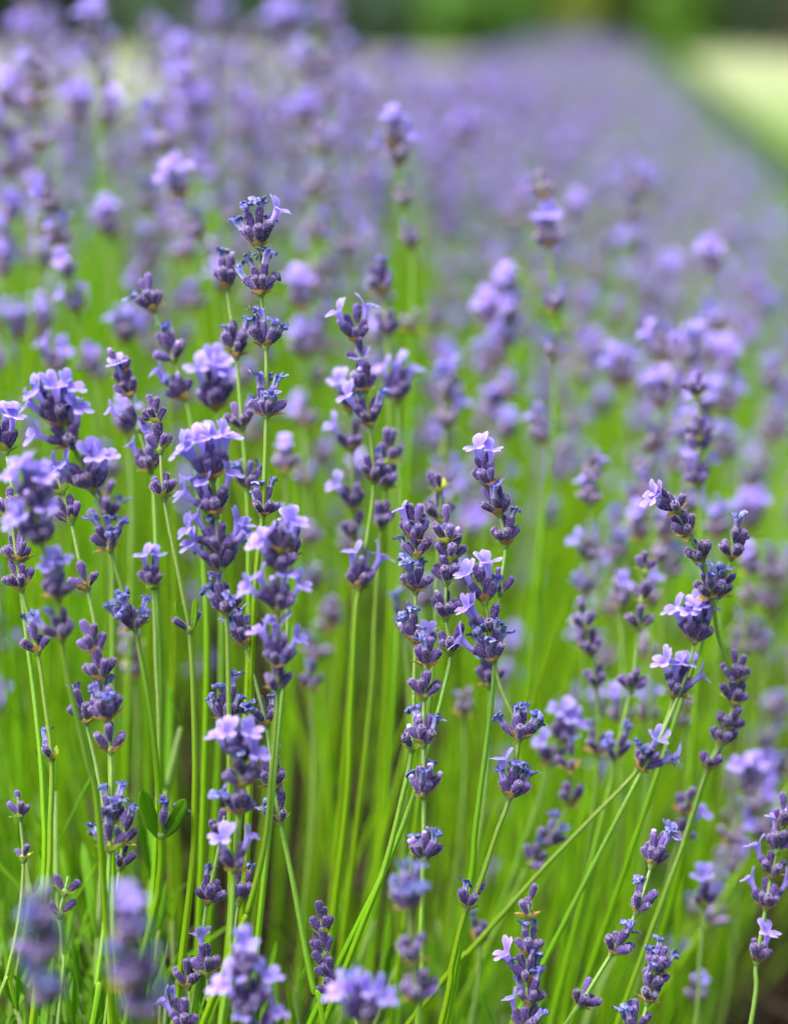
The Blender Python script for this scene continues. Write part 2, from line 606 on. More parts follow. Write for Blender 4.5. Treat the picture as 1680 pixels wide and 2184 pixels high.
def whorl_items(rng, n, opens=(), nw=0, nb=0, bract='b', s=1.0, tip=False):
    """pieces of one whorl in its own frame (z = stem axis, x = across the view, y = away from the viewer); metres"""
    out = []
    a0 = rng.random() * 2 * pi
    cal = []
    for i in range(n):
        inner = (i % 3 == 2)
        az = a0 + 2 * pi * (i + rng.uniform(-.25, .25)) / n
        tilt = R(rng.uniform(8, 25) if inner else rng.uniform(28, 54))
        if tip:
            tilt *= .8
        d = Vector((cos(az) * sin(tilt), sin(az) * sin(tilt), cos(tilt)))
        zz = (rng.uniform(2.2, 3.8) if inner else rng.uniform(.2, 1.2)) * (1.5 if tip and inner else 1)
        base = Vector((cos(az) * .8, sin(az) * .8, zz)) * MM * s
        cal.append((base, d, s * rng.uniform(.82, 1.06)))
    idx = list(range(n))
    rng.shuffle(idx)
    up = sorted(idx[:], key=lambda i: -cal[i][1].z + rng.uniform(-.3, .3))
    wset = set(up[:nw])
    bset = set([i for i in idx if i not in wset][:nb])
    for o in opens:
        a = R(o)
        d = Vector((sin(a), rng.uniform(-.75, .1) * .6, cos(a))).normalized()
        base = Vector((d.x * 1.0, d.y * 1.0, rng.uniform(1.0, 2.6))) * MM * s
        cal.append((base, d, s * rng.uniform(.92, 1.05)))
    for i, (base, d, sc) in enumerate(cal):
        rot = frame(d, Vector((rng.uniform(-1, 1), rng.uniform(-1, 1), 0.3)))
        out.append(('calyx', rng.randrange(100), M4(rot, base, sc)))
        mouth = base + d * (6.0 * MM * sc)
        dz = (d + Vector((0, 0, .30)) + Vector((rng.uniform(-.2, .2), rng.uniform(-.2, .2), rng.uniform(-.1, .2)))).normalized()
        upv = Vector((0, 0, 1)) - Vector((d.x, d.y, 0)) * .8 + Vector((rng.uniform(-.2, .2), rng.uniform(-.2, .2), 0))
        y = (upv - dz * upv.dot(dz)).normalized()
        x = y.cross(dz)
        fr_ = Matrix((x, y, dz)).transposed()
        if i >= n:
            kind = 'flower' if rng.random() < .85 else 'half'
            out.append((kind, rng.randrange(100), M4(fr_, mouth - dz * .0010 * sc, sc * rng.uniform(1.05, 1.25))))
        elif i in wset:
            out.append(('withered_flower', rng.randrange(100), M4(fr_ @ Matrix.Rotation(rng.random() * 6.28, 3, 'Z'), mouth - d * .0006 * sc, sc * rng.uniform(1.15, 1.5))))
        elif i in bset:
            out.append(('bud', rng.randrange(100), M4(fr_, mouth - d * .0009 * sc, sc * rng.uniform(.75, 1.05))))
    if bract in 'bg':
        k = rng.choice((2, 3, 3, 4))
        for i in range(k):
            az = a0 + 2 * pi * (i + rng.uniform(-.2, .2)) / k
            tilt = R(rng.uniform(38, 78))
            d = Vector((cos(az) * sin(tilt), sin(az) * sin(tilt), cos(tilt)))
            y = Vector((-cos(az) * cos(tilt), -sin(az) * cos(tilt), sin(tilt)))
            rot = Matrix((y.cross(d), y, d)).transposed()
            out.append(('bract_' + bract, rng.randrange(100), M4(rot, Vector((cos(az) * .7, sin(az) * .7, -.5)) * MM * s, s * rng.uniform(.8, 1.15))))
    return out


NAMES = {'half': 'flower', 'bract_b': 'bract', 'bract_g': 'bract'}


def whorl_lo_geo(items):
    g = Geo()
    S = Matrix.Scale(MM, 4)
    for kind, v, M in items:
        src = LO[kind][v % len(LO[kind])]
        sl_ = LOSLOT[kind]
        g.add(src, M @ S, {0: sl_, 1: sl_})
    h = hub_geo(1, 0)
    g.add(h, S, {0: 7})
    return g


def spline(P, n):
    """Catmull-Rom through P, n points per span"""
    Q = [P[0] * 2 - P[1]] + P + [P[-1] * 2 - P[-2]]
    out = []
    for i in range(1, len(Q) - 2):
        for k in range(n):
            t = k / n
            a, b, c, d = Q[i - 1], Q[i], Q[i + 1], Q[i + 2]
            out.append(0.5 * ((2 * b) + (c - a) * t + (2 * a - 5 * b + 4 * c - d) * t * t + (3 * b - a - 3 * c + d) * t ** 3))
    out.append(P[-1])
    return out


# ------------------------------------------------------------------ ground, strips and far trees
def ground_sheet(name, pts, z, m, label=None):
    me = mesh(name, [(x, y, z) for x, y in pts], [tuple(range(len(pts)))], [m], smooth=False)
    o = link(name, me)
    tag(o, label, None, None, 'structure')
    return o


q = NT('field_grass')
g_ = q.n('NewGeometry')
sx = q.n('SeparateXYZ')
q.t.links.new(g_.outputs['Position'], sx.inputs[0])
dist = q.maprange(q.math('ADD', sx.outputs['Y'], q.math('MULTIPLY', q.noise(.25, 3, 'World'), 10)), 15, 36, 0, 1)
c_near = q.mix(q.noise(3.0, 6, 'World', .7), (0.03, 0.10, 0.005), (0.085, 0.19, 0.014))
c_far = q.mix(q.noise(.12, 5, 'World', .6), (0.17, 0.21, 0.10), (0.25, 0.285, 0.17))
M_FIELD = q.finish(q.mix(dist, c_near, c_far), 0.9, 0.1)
q = NT('bed_soil')
M_SOIL = q.finish(q.ramp(q.noise(9, 8, 'World', .75), [(.3, (.012, .009, .006)), (.5, (.028, .021, .015)), (.72, (.06, .048, .036))]), 0.95, 0.1, bump=q.noise(30, 6, 'World'), bstr=.8, bdist=.02)
q = NT('path_earth')
M_PATH = q.finish(q.ramp(q.noise(9, 8, 'World', .75), [(.3, (.09, .075, .06)), (.5, (.17, .15, .13)), (.72, (.27, .25, .22))]), 0.95, 0.1, bump=q.noise(30, 6, 'World'), bstr=.8, bdist=.02)
TH = (1290 - 840) / F_PX           # the row runs off along (TH, 1)
ground_sheet('ground', [(-300, -60), (300, -60), (300, 400), (-300, 400)], 0.0, M_FIELD, 'green grass turning pale towards the trees')


def row_pt(u, y):
    return (u + TH * y, y)


ground_sheet('soil', [row_pt(-1.15, -1), row_pt(.32, -1), row_pt(.32, 16.5), row_pt(-1.15, 16.5)], 0.004, M_SOIL, 'dark soil of the lavender bed')
ground_sheet('path', [row_pt(.32, -1), row_pt(.60, -1), row_pt(.60, 8), row_pt(.32, 8)], 0.004, M_PATH, 'grey earth path beside the lavender row')


q = NT('lawn_edge_shade')  # dark green sheet: shade on the lawn's near edge, put into the colour
M_EDGE_SHADE = q.finish(q.mix(q.noise(5.0, 6, 'World', .7), (0.008, 0.020, 0.005), (0.025, 0.055, 0.008)), .9, .1)
ground_sheet('shaded_lawn_edge', [row_pt(.60, -1), row_pt(.86, -1), row_pt(.86, 12), row_pt(1.05, 44), row_pt(.45, 44), row_pt(.60, 16)], 0.006, M_EDGE_SHADE, 'dark strip painting shade along the near edge of the lawn')


def leaf_mat(name, a, b):
    q = NT(name)
    c = q.mix(q.noise(1.3, 4, 'World'), a, b)
    return q.finish(c, 0.6, 0.2, transl=0.3)


def make_tree(nm, x, y, h, wd, low, ma, label, seed, conifer=False):
    rng = random.Random(seed)
    t = link(nm, None)
    t.location = (x, y, 0)
    tag(t, label, nm, 'trees and bushes along the far edge of the field')
    th = h * .8
    P = [Vector((rng.uniform(-.1, .1) * i, rng.uniform(-.1, .1) * i, th * i / 5)) for i in range(6)]
    P[0] = Vector((0, 0, -.05))
    g = g_tube(P, [.05 * wd * (1 - .15 * i) + .02 for i in range(6)], 8, 0)
    tk = Geo()
    tk.add(g, Matrix())
    for i in range(9):
        b = P[1 + i % 4]
        a = rng.random() * 6.28
        e = b + Vector((cos(a) * wd * .35, sin(a) * wd * .35, h * rng.uniform(.12, .25)))
        tk.add(g_tube([b, b.lerp(e, .5) + Vector((0, 0, .1)), e], [.02 * wd, .014 * wd, .006 * wd], 6, 0), Matrix())
    link('trunk', tk.mesh('trunk', [M_BARK]), t)
    cr = Geo()
    clumps = []
    for i in range(64):
        a, zz = rng.random() * 6.28, rng.random()
        rr = wd * .5 * ((1 - zz) ** .8 if conifer else sin(pi * min(1, .24 + zz * .74)) ** .6) * rng.uniform(.35, 1.0)
        clumps.append((Vector((cos(a) * rr, sin(a) * rr, low + zz * (h - low))), wd * rng.uniform(.10, .2)))
    for c, r in clumps:
        for _ in range(75):
            d = Vector((rng.gauss(0, 1), rng.gauss(0, 1), rng.gauss(0, .8))) * r * .75
            p = c + d
            if p.z < .05: continue
            nrm = (d.normalized() + Vector((rng.uniform(-.6, .6), rng.uniform(-.6, .6), rng.uniform(0, .9)))).normalized()
            m = frame(nrm, Vector((rng.uniform(-1, 1), rng.uniform(-1, 1), .2)))
            s = rng.uniform(.06, .14)
            b = len(cr.v)
            for qx, qy in ((-1, 0), (0, -.55), (1, 0), (0, .55)):
                cr.v.append(tuple(p + m @ Vector((qx * s, qy * s, 0))))
                cr.t.append(.5); cr.r.append(.5)
            cr.f.append((b, b + 1, b + 2, b + 3)); cr.m.append(0)
    link('crown', cr.mesh('crown', [ma]), t)


q = NT('bark')
M_BARK = q.finish(q.ramp(q.noise(12, 5), [(.3, (.04, .028, .02)), (.7, (.14, .11, .08))]), .9, .1)
T_LIME = leaf_mat('lime_leaf', (.06, .16, .015), (.10, .23, .02))
T_DK, T_MID, T_OLV, T_BLU = (leaf_mat('dark_leaf', (.010, .028, .012), (.03, .055, .02)), leaf_mat('green_leaf', (.05, .14, .02), (.10, .24, .03)),
                             leaf_mat('olive_leaf', (.08, .13, .015), (.18, .23, .03)), leaf_mat('bluish_leaf', (.03, .075, .04), (.075, .13, .075)))
TREES = [('tree', -30, 84, 7.5, 6, .1, T_MID, 'round green tree in the field corner beyond the tall lavender heads'),
         ('tree', -17, 86, 8, 6.5, .1, T_BLU, 'greyish green tree behind the tallest blurred lavender'),
         ('tree', -9.5, 84, 7, 5, .1, T_DK, 'dark bushy tree behind the topmost lavender heads'),
         ('bush', -4.6, 77, 2.6, 3.4, 0, T_BLU, 'grey-green bush behind the topmost lavender heads'),
         ('bush', -0.6, 76, 2.4, 2.6, 0, T_BLU, 'dim blue-green bush at the far field edge'),
         ('bush', 2.2, 76, 2.2, 3.2, 0, T_MID, 'light green rounded bush at the far field edge'),
         ('tree', 1.2, 84, 8, 5, .2, T_MID, 'tall green tree rising behind the light green rounded bush'),
         ('bush', 4.5, 75, 1.9, 1.3, 0, T_OLV, 'small yellowish olive bush beside the dark upright bush'),
         ('bush', 5.6, 77, 3.2, 1.6, 0, T_DK, 'dark upright bush between the olive bush and the bright green bush'),
         ('bush', 6.9, 75, 2.4, 1.7, 0, T_LIME, 'bright green bush next to the blackish conifer'),
         ('tree', 9.9, 76, 9, 4.6, .0, T_DK, 'blackish green conifer standing over the pale lawn'),
         ('tree', 14.5, 80, 8, 6, .1, T_DK, 'wide dark tree past the conifer'),
         ('tree', 23, 85, 8, 7, .1, T_MID, 'broad green tree far along the field edge')]
for i, (nm, x, y, h, wd, low, ma, lb) in enumerate(TREES):
    make_tree(nm, x * .60, y * .60, h * (.68 if nm == 'bush' else 1), wd * .68, low, ma, lb, 40 + i, 'conifer' in lb)
# the wood behind them: a lumpy dark mass of leaves
rng = random.Random(5)
fw = Geo()
for zi in range(1):
    rows = []
    for k in range(9):
        t = k / 8
        rows.append([(-70 + 140 * j / 60, 54 + 3 * t * t + 1.2 * mnoise.noise(Vector((j * .7, k * .6, 3))), -.2 + 7.5 * t + 1.2 * mnoise.noise(Vector((j * .5, k, 9))) * t) for j in range(61)])
    fw.grid(rows, 0, False)
for _ in range(9000):
    x, z = rng.uniform(-70, 70), 8 * rng.random() ** 1.4
    p = Vector((x, 53.2 + 2.6 * (z / 8) ** 2 + rng.uniform(-.9, .5), z + .05))
    m = frame(Vector((rng.uniform(-.7, .7), -1, rng.uniform(-.3, .9))).normalized(), Vector((rng.uniform(-1, 1), 0, 1)))
    sz = rng.uniform(.15, .4)
    fw.tri([p + m @ Vector((qx * sz, qy * sz, 0)) for qx, qy in ((-1, 0), (0, -.6), (1, 0), (0, .6))], 0)
tag(link('far_wood', fw.mesh('far_wood', [T_DK])), 'dark leafy wood closing the view behind the single trees', None, None, 'stuff')


# ------------------------------------------------------------------ lavender stalks seen one by one
def build_stalk(label, d0, d1, path, whorls, leaves=(), seed=0, thick=1.0, detail=True, group='lavender stalks of the row'):
    """path: points of the photograph from the tip down; whorls: (y, calyces, open-flower angles, withered, buds, bract, size)"""
    rng = random.Random(1000 + seed)
    ys = [p[1] for p in path]
    y0, y1 = ys[0], max(ys[-1], ys[0] + 1)
    pts = [at(x, y, d0 + (d1 - d0) * (y - y0) / (y1 - y0)) for x, y in path]
    # carry the stem on down into the bush, leaning back to its root
    last, dr = pts[-1], (pts[-1] - pts[-2]).normalized()
    root_z = 0.17
    dr = (dr + Vector((0, 0, -.25))).normalized()
    if dr.z > -.3: dr.z = -.3
    k = (last.z - root_z) / -dr.z
    pts += [last + dr * k * .5 + Vector((-.01, .004, 0)), last + dr * k + Vector((-.03, .012, 0))]
    cv = spline(pts, 7)
    n = len(cv)
    ln = [0.0]
    for i in range(1, n): ln.append(ln[-1] + (cv[i] - cv[i - 1]).length)
    radii = [(.00045 + .00062 * min(1, l / .16) + .00012 * min(1, max(0, (l - .16) / .15))) * .9 * thick for l in ln]
    root = link('lavender_stalk', None)
    base = cv[-1]
    root.location = base
    tag(root, label, 'lavender', group)
    T = Matrix.Translation(-base)
    loc = [T @ p for p in cv]
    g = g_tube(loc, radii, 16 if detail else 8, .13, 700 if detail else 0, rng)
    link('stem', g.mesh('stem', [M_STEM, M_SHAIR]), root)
    view = CAMR.col[0]

    def on_path(y):
        # point of the stem that shows at height y in the photograph
        best = None
        inv = CAMM.inverted()
        prev = None
        for i, p in enumerate(cv):
            c = inv @ p
            py = 1092 - c.y / -c.z * F_PX
            if prev is not None and (prev[1] - y) * (py - y) <= 0 and py != prev[1]:
                u = (y - prev[1]) / (py - prev[1])
                return prev[0].lerp(p, u), (prev[0] - p).normalized()
            prev = (p, py)
        return (cv[0], (cv[0] - cv[1]).normalized()) if y < ys[0] else (cv[-1], Vector((0, 0, 1)))

    for wi, wh in enumerate(whorls):
        y, nc, op, nw, nb, br = wh[:6]
        s = wh[6] if len(wh) > 6 else 1.0
        p, ax = on_path(y)
        fr_ = frame(ax, view)
        W = M4(fr_, p - base)
        items = whorl_items(rng, nc, op, nw, nb, br, s, tip=(wi == 0))
        if detail:
            wo = link('whorl', HUB[0], root, W)
            for kind, v, M in items:
                L_ = ME[kind]
                link(NAMES.get(kind, kind), L_[v % len(L_)], wo, M)
        else:
            link('whorl', whorl_lo_geo(items).mesh('whorl', LOMATS), root, W)
    for (y, side, L, W_, tilt) in leaves:
        p, ax = on_path(y)
        fr_ = frame(ax, view)
        d = fr_ @ Vector((sin(R(tilt)) * side, -.1, cos(R(tilt))))
        up = fr_ @ Vector((-cos(R(tilt)) * side, -1.5, sin(R(tilt))))
        up = (up - d * up.dot(d)).normalized()
        rot = Matrix((up.cross(d), up, d)).transposed()
        link('leaf', g_leaf(rng, L, W_, 12, rng.uniform(-.12, -.04)).mesh('leaf', [M_LEAF], MM), root, M4(rot, p - base + fr_.col[0] * side * .0008))
    return root


#  label | depth at tip, at last point | path (tip downwards) | whorls
B, G = 'b', 'g'
STALKS = [
 ('tallest sharp stalk with five blue-withered whorls and one pale open flower at its tip', .90, .90,
  [(548, 500), (552, 530), (557, 628), (567, 742), (568, 890), (560, 1100), (546, 1230), (536, 1420), (520, 1900)],
  [(524, 9, [42], 5, 0, B, 1.06), (625, 9, [], 5, 0, B, 1.04), (738, 8, [], 5, 0, B, .98), (886, 9, [], 5, 0, B, 1.0), (1097, 7, [], 3, 0, B, .95)]),
 ('bud stalk standing close behind the tallest withered stalk', .945, .95,
  [(483, 590), (487, 640), (503, 750), (517, 920), (524, 1010), (530, 1200), (520, 1600)],
  [(612, 7, [], 1, 1, B, 1.0), (745, 7, [], 1, 0, B, 1.0), (760, 4, [], 1, 0, B, .9), (912, 8, [], 2, 0, B, .95), (1040, 6, [], 3, 0, B, 1.0)]),
 ('thick stalk crowded with big pale open flowers in front of the bud stalks', .865, .885,
  [(445, 985), (455, 1030), (462, 1120), (470, 1230), (483, 1320), (488, 1500), (490, 1800), (488, 2030)],
  [(1020, 8, [-44, -28, -10, 8, 24, 38], 0, 1, B, 1.12), (1095, 7, [-62, -40, -20, 30], 1, 1, B, 1.05), (1180, 6, [-58, -34, 46, 64], 1, 0, B, 1.0), (1215, 7, [-50, 50], 2, 0, B, .95), (1308, 8, [], 4, 0, B, 1.0)]),
 ('young stalk of pale tight buds with yellow-green bracts and a leafy lower node', .90, .895,
  [(332, 880), (333, 905), (342, 962), (350, 1065), (384, 1240), (403, 1345), (412, 1480), (415, 1700), (398, 1960)],
  [(902, 6, [], 0, 0, G, .85), (960, 6, [], 0, 1, G, .88), (1062, 7, [], 0, 0, G, .92), (1345, 2, [], 0, 0, 'n', .92)],
  [(1346, -1, 9.5, 1.1, 15), (1346, 1, 9.5, 1.1, 15)]),
 ('leaning bud stalk with a small flower hanging from its second whorl', .945, .95,
  [(263, 800), (277, 842), (300, 930), (322, 1010), (330, 1100), (336, 1300), (338, 1700)],
  [(800, 5, [], 0, 2, B, .9), (842, 7, [-8], 0, 0, B, .92), (915, 4, [-52], 0, 0, 'n', .9), (1003, 8, [-30, 10], 0, 0, B, 1.0)]),
 ('stalk arching to its tip with blue-tipped bud whorls above the flowering one', .965, .97,
  [(322, 630), (327, 660), (345, 705), (372, 770), (392, 850), (408, 910), (430, 1150), (440, 1500)],
  [(660, 8, [], 1, 0, B, 1.05), (768, 9, [], 2, 1, B, 1.08), (850, 6, [-30], 1, 1, B, 1.0)]),
 ('blurred stalk topped by one wide whorl of lilac flowers behind the young stalk', 1.0, 1.02,
  [(460, 840), (460, 875), (463, 1000), (470, 1500)],
  [(872, 11, [-26, 2, 24], 0, 4, B, 1.35)]),
 ('lopsided stalk of large lilac flowers bending to a dark withered whorl and leaf pair', .86, .90,
  [(118, 860), (135, 915), (172, 985), (205, 1065), (235, 1172), (265, 1270), (288, 1342), (315, 1480), (335, 1640), (344, 1785), (340, 1880), (312, 2010)],
  [(905, 9, [-40, -20, 12, 40], 2, 1, B, 1.08), (950, 5, [-48, 50, 30], 0, 0, B, 1.05), (1045, 9, [-46, -30, 18, 34, 46], 1, 2, B, 1.1), (1172, 5, [], 4, 0, B, 1.0), (1340, 8, [], 6, 1, B, 1.0), (1783, 3, [], 3, 0, 'n', .98)],
  [(1785, -1, 16, 2.2, 19), (1785, 1, 14, 2.2, 30)]),
 ('stalk cut by the picture edge with two pale flowers and dark buds', .90, .90,
  [(8, 930), (14, 968), (28, 1060), (50, 1300), (75, 1500), (92, 1700), (88, 1960)],
  [(962, 7, [10, 26], 1, 0, G, 1.0), (1200, 6, [], 1, 0, B, .95)]),
 ('green stalk with spread bud whorls and one withered bud pointing from its lowest node', .895, .895,
  [(18, 1080), (30, 1150), (46, 1258), (80, 1392), (96, 1500), (110, 1615), (108, 1740), (92, 1990)],
  [(1100, 5, [], 0, 1, B, .95), (1195, 5, [], 1, 0, B, .95), (1256, 7, [], 0, 0, B, .98), (1390, 6, [], 2, 0, B, .92), (1617, 2, [], 1, 0, G, .9)]),
 ('blurred lilac stalk overlapping the edge stalks nearest the lens', .815, .86,
  [(70, 1040), (85, 1150), (120, 1250), (132, 1360), (150, 1470), (185, 1620), (215, 1800)],
  [(1080, 8, [-32, -12, 6, 24], 0, 2, B, 1.05), (1155, 8, [-36, -16, 24], 0, 2, B, 1.05), (1275, 9, [-10, 14], 2, 0, B, 1.0), (1362, 7, [], 2, 0, B, .95)]),
 ('slender stalk of small open bud whorls with green bracts beside the bending flower stalk', .905, .90,
  [(122, 1010), (130, 1045), (152, 1115), (168, 1190), (186, 1258), (205, 1350), (222, 1500), (236, 1650)],
  [(1048, 5, [], 0, 0, G, .85), (1112, 6, [], 0, 0, G, .9), (1255, 6, [], 0, 0, B, .92)]),
 ('straight thick-stemmed stalk with purple bud whorls and a pale ring on its stem', .875, .875,
  [(195, 1360), (206, 1400), (220, 1470), (236, 1600), (236, 1760), (230, 1900), (222, 1985), (208, 2090), (196, 2190)],
  [(1398, 6, [], 0, 0, B, .95), (1450, 7, [], 1, 0, B, 1.0), (1535, 9, [], 3, 0, B, 1.05), (1602, 6, [], 0, 0, B, 1.0), (1758, 7, [], 3, 0, B, 1.0), (1812, 3, [], 2, 0, G, 1.0)]),
 ('dark bud stalk tucked behind the thick straight stem', .905, .90,
  [(176, 1500), (184, 1545), (210, 1660), (232, 1820), (240, 2000)],
  [(1540, 8, [], 2, 0, B, 1.0)]),
 ('stub of a bud stalk half hidden behind the thick straight stem', .91, .91,
  [(268, 1760), (258, 1830), (248, 1930), (240, 2060)],
  [(1800, 6, [], 1, 0, B, .95), (1850, 4, [], 0, 0, B, .9), (1945, 3, [], 1, 0, B, .9)]),
 ('out of focus stalk of lilac flowers crossing in front of the lower green stems', .835, .87,
  [(600, 1150), (592, 1230), (594, 1350), (592, 1480), (580, 1640), (565, 1800), (530, 1940), (490, 2040)],
  [(1175, 6, [6, 24], 1, 0, B, .95), (1215, 5, [-45, -25], 0, 1, B, .95), (1300, 8, [-60, -32, 14, 50], 0, 1, B, 1.0), (1420, 6, [-30, -8, 34], 0, 1, B, 1.0), (1470, 6, [], 1, 0, B, .95)]),
 ('stalk curving right with a withered dark whorl on top and papery brown bracts', .90, .90,
  [(510, 1340), (524, 1382), (548, 1470), (570, 1560), (582, 1660), (598, 1755), (622, 1870), (648, 2010), (668, 2110), (690, 2200)],
  [(1375, 9, [], 4, 0, B, .95), (1545, 5, [], 3, 0, B, .95), (1680, 8, [], 3, 0, B, .95), (1755, 4, [], 2, 0, G, .95)]),
 ('withered blue whorl stalk half covered by blurred pale petals', .90, .90,
  [(478, 1480), (486, 1540), (494, 1700), (490, 1900), (484, 2100)],
  [(1540, 9, [], 5, 0, B, 1.02)]),
 ('soft pale lilac stalk nearest the lens above the lower mauve flowers', .84, .86,
  [(505, 1560), (515, 1640), (510, 1740), (500, 1850), (492, 1990), (480, 2130)],
  [(1625, 6, [-40, -20, 24], 0, 2, B, 1.0), (1675, 8, [28], 1, 1, B, 1.0), (1735, 6, [], 1, 0, B, .95), (1855, 4, [-28, 24], 0, 0, B, .95)]),
 ('slanting bud stalk with loose purple whorls low among the leaves', .90, .90,
  [(478, 1740), (462, 1830), (440, 1935), (424, 2060), (400, 2190)],
  [(1790, 5, [], 0, 0, B, .95), (1925, 7, [], 1, 0, B, .98)]),
 ('short stalk with scattered dark buds beside the slanting bud stalk', .90, .90,
  [(520, 1850), (508, 1930), (496, 2020), (486, 2140)],
  [(1925, 7, [], 2, 0, G, .95)]),
 ('sharp stalk with a single pale two-lobed flower standing on its tip', .90, .905,
  [(884, 1130), (886, 1160), (888, 1195), (886, 1265), (887, 1340), (884, 1430), (878, 1600), (858, 1700), (820, 1850), (770, 1980)],
  [(1153, 7, [-22], 1, 0, B, 1.0), (1188, 6, [], 2, 0, B, 1.0), (1260, 9, [], 3, 0, B, .98), (1372, 8, [], 3, 1, B, .98), (1598, 3, [], 0, 0, G, 1.0)]),
 ('central sharp stalk of five evenly spaced whorls with lilac tips', .885, .885,
  [(912, 1385), (909, 1425), (904, 1490), (903, 1590), (904, 1700), (902, 1835), (898, 1980), (890, 2190)],
  [(1421, 9, [-4], 2, 0, B, 1.0), (1487, 7, [], 0, 0, B, .92), (1588, 10, [], 3, 3, B, .98), (1697, 9, [], 3, 3, B, .96), (1833, 8, [], 2, 4, B, .95)]),
 ('bud stalk with stacked mauve whorls and yellow bracts next to the single-flower stalk', .90, .91,
  [(950, 1130), (954, 1158), (961, 1192), (952, 1240), (950, 1318), (961, 1392), (944, 1480), (906, 1620), (860, 1760), (800, 1900), (745, 2010)],
  [(1155, 5, [], 0, 0, G, 1.0), (1195, 5, [], 0, 1, G, .98), (1242, 8, [], 0, 0, G, 1.0), (1318, 8, [], 0, 2, G, 1.0), (1392, 5, [], 0, 0, G, 1.0)]),
 ('stalk topped by a pair of pale twin flowers over spread dark buds', .91, .925,
  [(1040, 1010), (1046, 1040), (1064, 1095), (1078, 1162), (1066, 1265), (1056, 1400), (1046, 1520), (1015, 1760), (990, 1960)],
  [(1036, 6, [-6, 18], 0, 0, B, 1.0), (1096, 7, [], 1, 0, B, .98), (1162, 7, [], 2, 0, B, .98), (1265, 4, [], 0, 0, 'n', .95)]),
 ('S-curved stalk with lilac flowers over withered blue whorls', .90, .90,
  [(1030, 1240), (1034, 1285), (1048, 1360), (1053, 1412), (1072, 1480), (1102, 1545), (1106, 1580), (1086, 1702), (1058, 1780), (1018, 1900), (994, 1940), (964, 2060), (940, 2190)],
  [(1283, 7, [-34, 18], 2, 1, B, 1.0), (1352, 4, [-30, -48], 0, 0, 'n', 1.0), (1408, 7, [-56], 5, 0, B, 1.02), (1577, 7, [], 6, 0, B, 1.02), (1700, 8, [-32], 5, 0, B, 1.02), (1938, 4, [], 1, 0, G, .98)]),
 ('small bud whorl stalk blurred between the S-curved stalk and the twin-flower stalk', .965, .98,
  [(1042, 1430), (1044, 1465), (1040, 1600), (1020, 1800)],
  [(1462, 7, [], 1, 0, B, 1.0)]),
 ('half-blurred bud stalk with yellow bracts between the twin flowers and the single flower', .955, .97,
  [(932, 1030), (940, 1060), (936, 1110), (930, 1250), (915, 1500)],
  [(1045, 2, [], 0, 0, G, 1.0), (1110, 5, [], 0, 0, G, 1.05)]),
 ('stalk with two lilac flowers spread like horns on its tip', .945, .96,
  [(758, 700), (762, 730), (772, 780), (779, 835), (789, 910), (797, 1030), (786, 1130), (766, 1255), (758, 1320), (748, 1520), (730, 1800)],
  [(728, 6, [-34, 30], 0, 1, B, .98), (768, 3, [], 0, 0, 'n', .9), (832, 7, [-2], 0, 1, B, .95), (905, 8, [-40], 2, 0, B, 1.0), (1025, 8, [], 2, 0, B, 1.0), (1255, 7, [-28, 8, 30], 0, 1, B, 1.0)]),
 ('chain of mauve bud whorls right behind the horn-flowered stalk', .985, 1.0,
  [(832, 930), (825, 1000), (820, 1060), (812, 1125), (800, 1300), (780, 1600)],
  [(985, 6, [], 0, 0, G, 1.0), (1040, 7, [], 0, 1, G, 1.05), (1125, 7, [], 0, 0, G, 1.0)]),
 ('stalk with lone lilac flower puffs to one side behind the horn-flowered stalk', 1.0, 1.02,
  [(745, 850), (750, 940), (752, 1060), (755, 1180), (745, 1500)],
  [(875, 4, [-26], 0, 1, B, 1.0), (960, 5, [-46], 0, 1, B, 1.0), (1085, 6, [-34], 0, 0, B, 1.0), (1145, 5, [], 0, 0, B, .95)]),
 ('blurred three-flower whorl stalk just past the horn-flowered stalk', 1.03, 1.05,
  [(845, 830), (848, 860), (850, 1000), (845, 1400)],
  [(855, 8, [-30, 0, 32], 0, 1, B, 1.1)]),
 ('blurred tall stalk with a crown of pale flowers above three spaced whorls', 1.13, 1.15,
  [(842, 290), (850, 350), (866, 432), (876, 525), (880, 600), (876, 760), (868, 1000)],
  [(310, 6, [-8, 14], 0, 1, B, 1.1), (352, 6, [-40, 38], 0, 0, B, 1.1), (437, 6, [], 2, 0, B, .95), (528, 6, [], 2, 0, B, 1.0), (705, 4, [], 0, 0, B, 1.0)]),
 ('soft dark stalk of blue-tipped buds below the tall blurred crown', 1.05, 1.06,
  [(812, 600), (818, 640), (826, 720), (830, 900), (835, 1200)],
  [(625, 9, [], 3, 0, B, 1.05), (715, 7, [], 0, 0, B, 1.0)]),
 ('blurred stalk with bright pale flowers over two grey-blue withered whorls', 1.10, 1.12,
  [(1148, 380), (1158, 430), (1170, 520), (1178, 600), (1184, 670), (1184, 770), (1170, 1000)],
  [(420, 5, [], 1, 0, B, 1.0), (525, 9, [-26, -2, 18], 1, 0, B, 1.1), (668, 8, [], 5, 0, B, 1.05), (770, 6, [], 4, 0, B, 1.0)]),
 ('very soft cluster of mauve flowers stacked above the twin flowers', 1.22, 1.24,
  [(1046, 630), (1050, 700), (1050, 800), (1055, 870), (1050, 1100)],
  [(690, 8, [-36, -8, 28], 0, 2, B, 1.15), (790, 9, [-30, 4, 36], 0, 1, B, 1.2), (870, 8, [], 3, 0, B, 1.1)]),
 ('blurred stalk with two lilac flower heads side by side high behind the tallest stalk', 1.12, 1.14,
  [(372, 360), (392, 425), (430, 505), (445, 560), (470, 800)],
  [(420, 7, [-24, -4, 26], 0, 1, B, 1.08), (505, 7, [], 1, 0, B, 1.0)]),
 ('blurred stalk with twin bright white-lilac flowers in the purple haze', 1.13, 1.14,
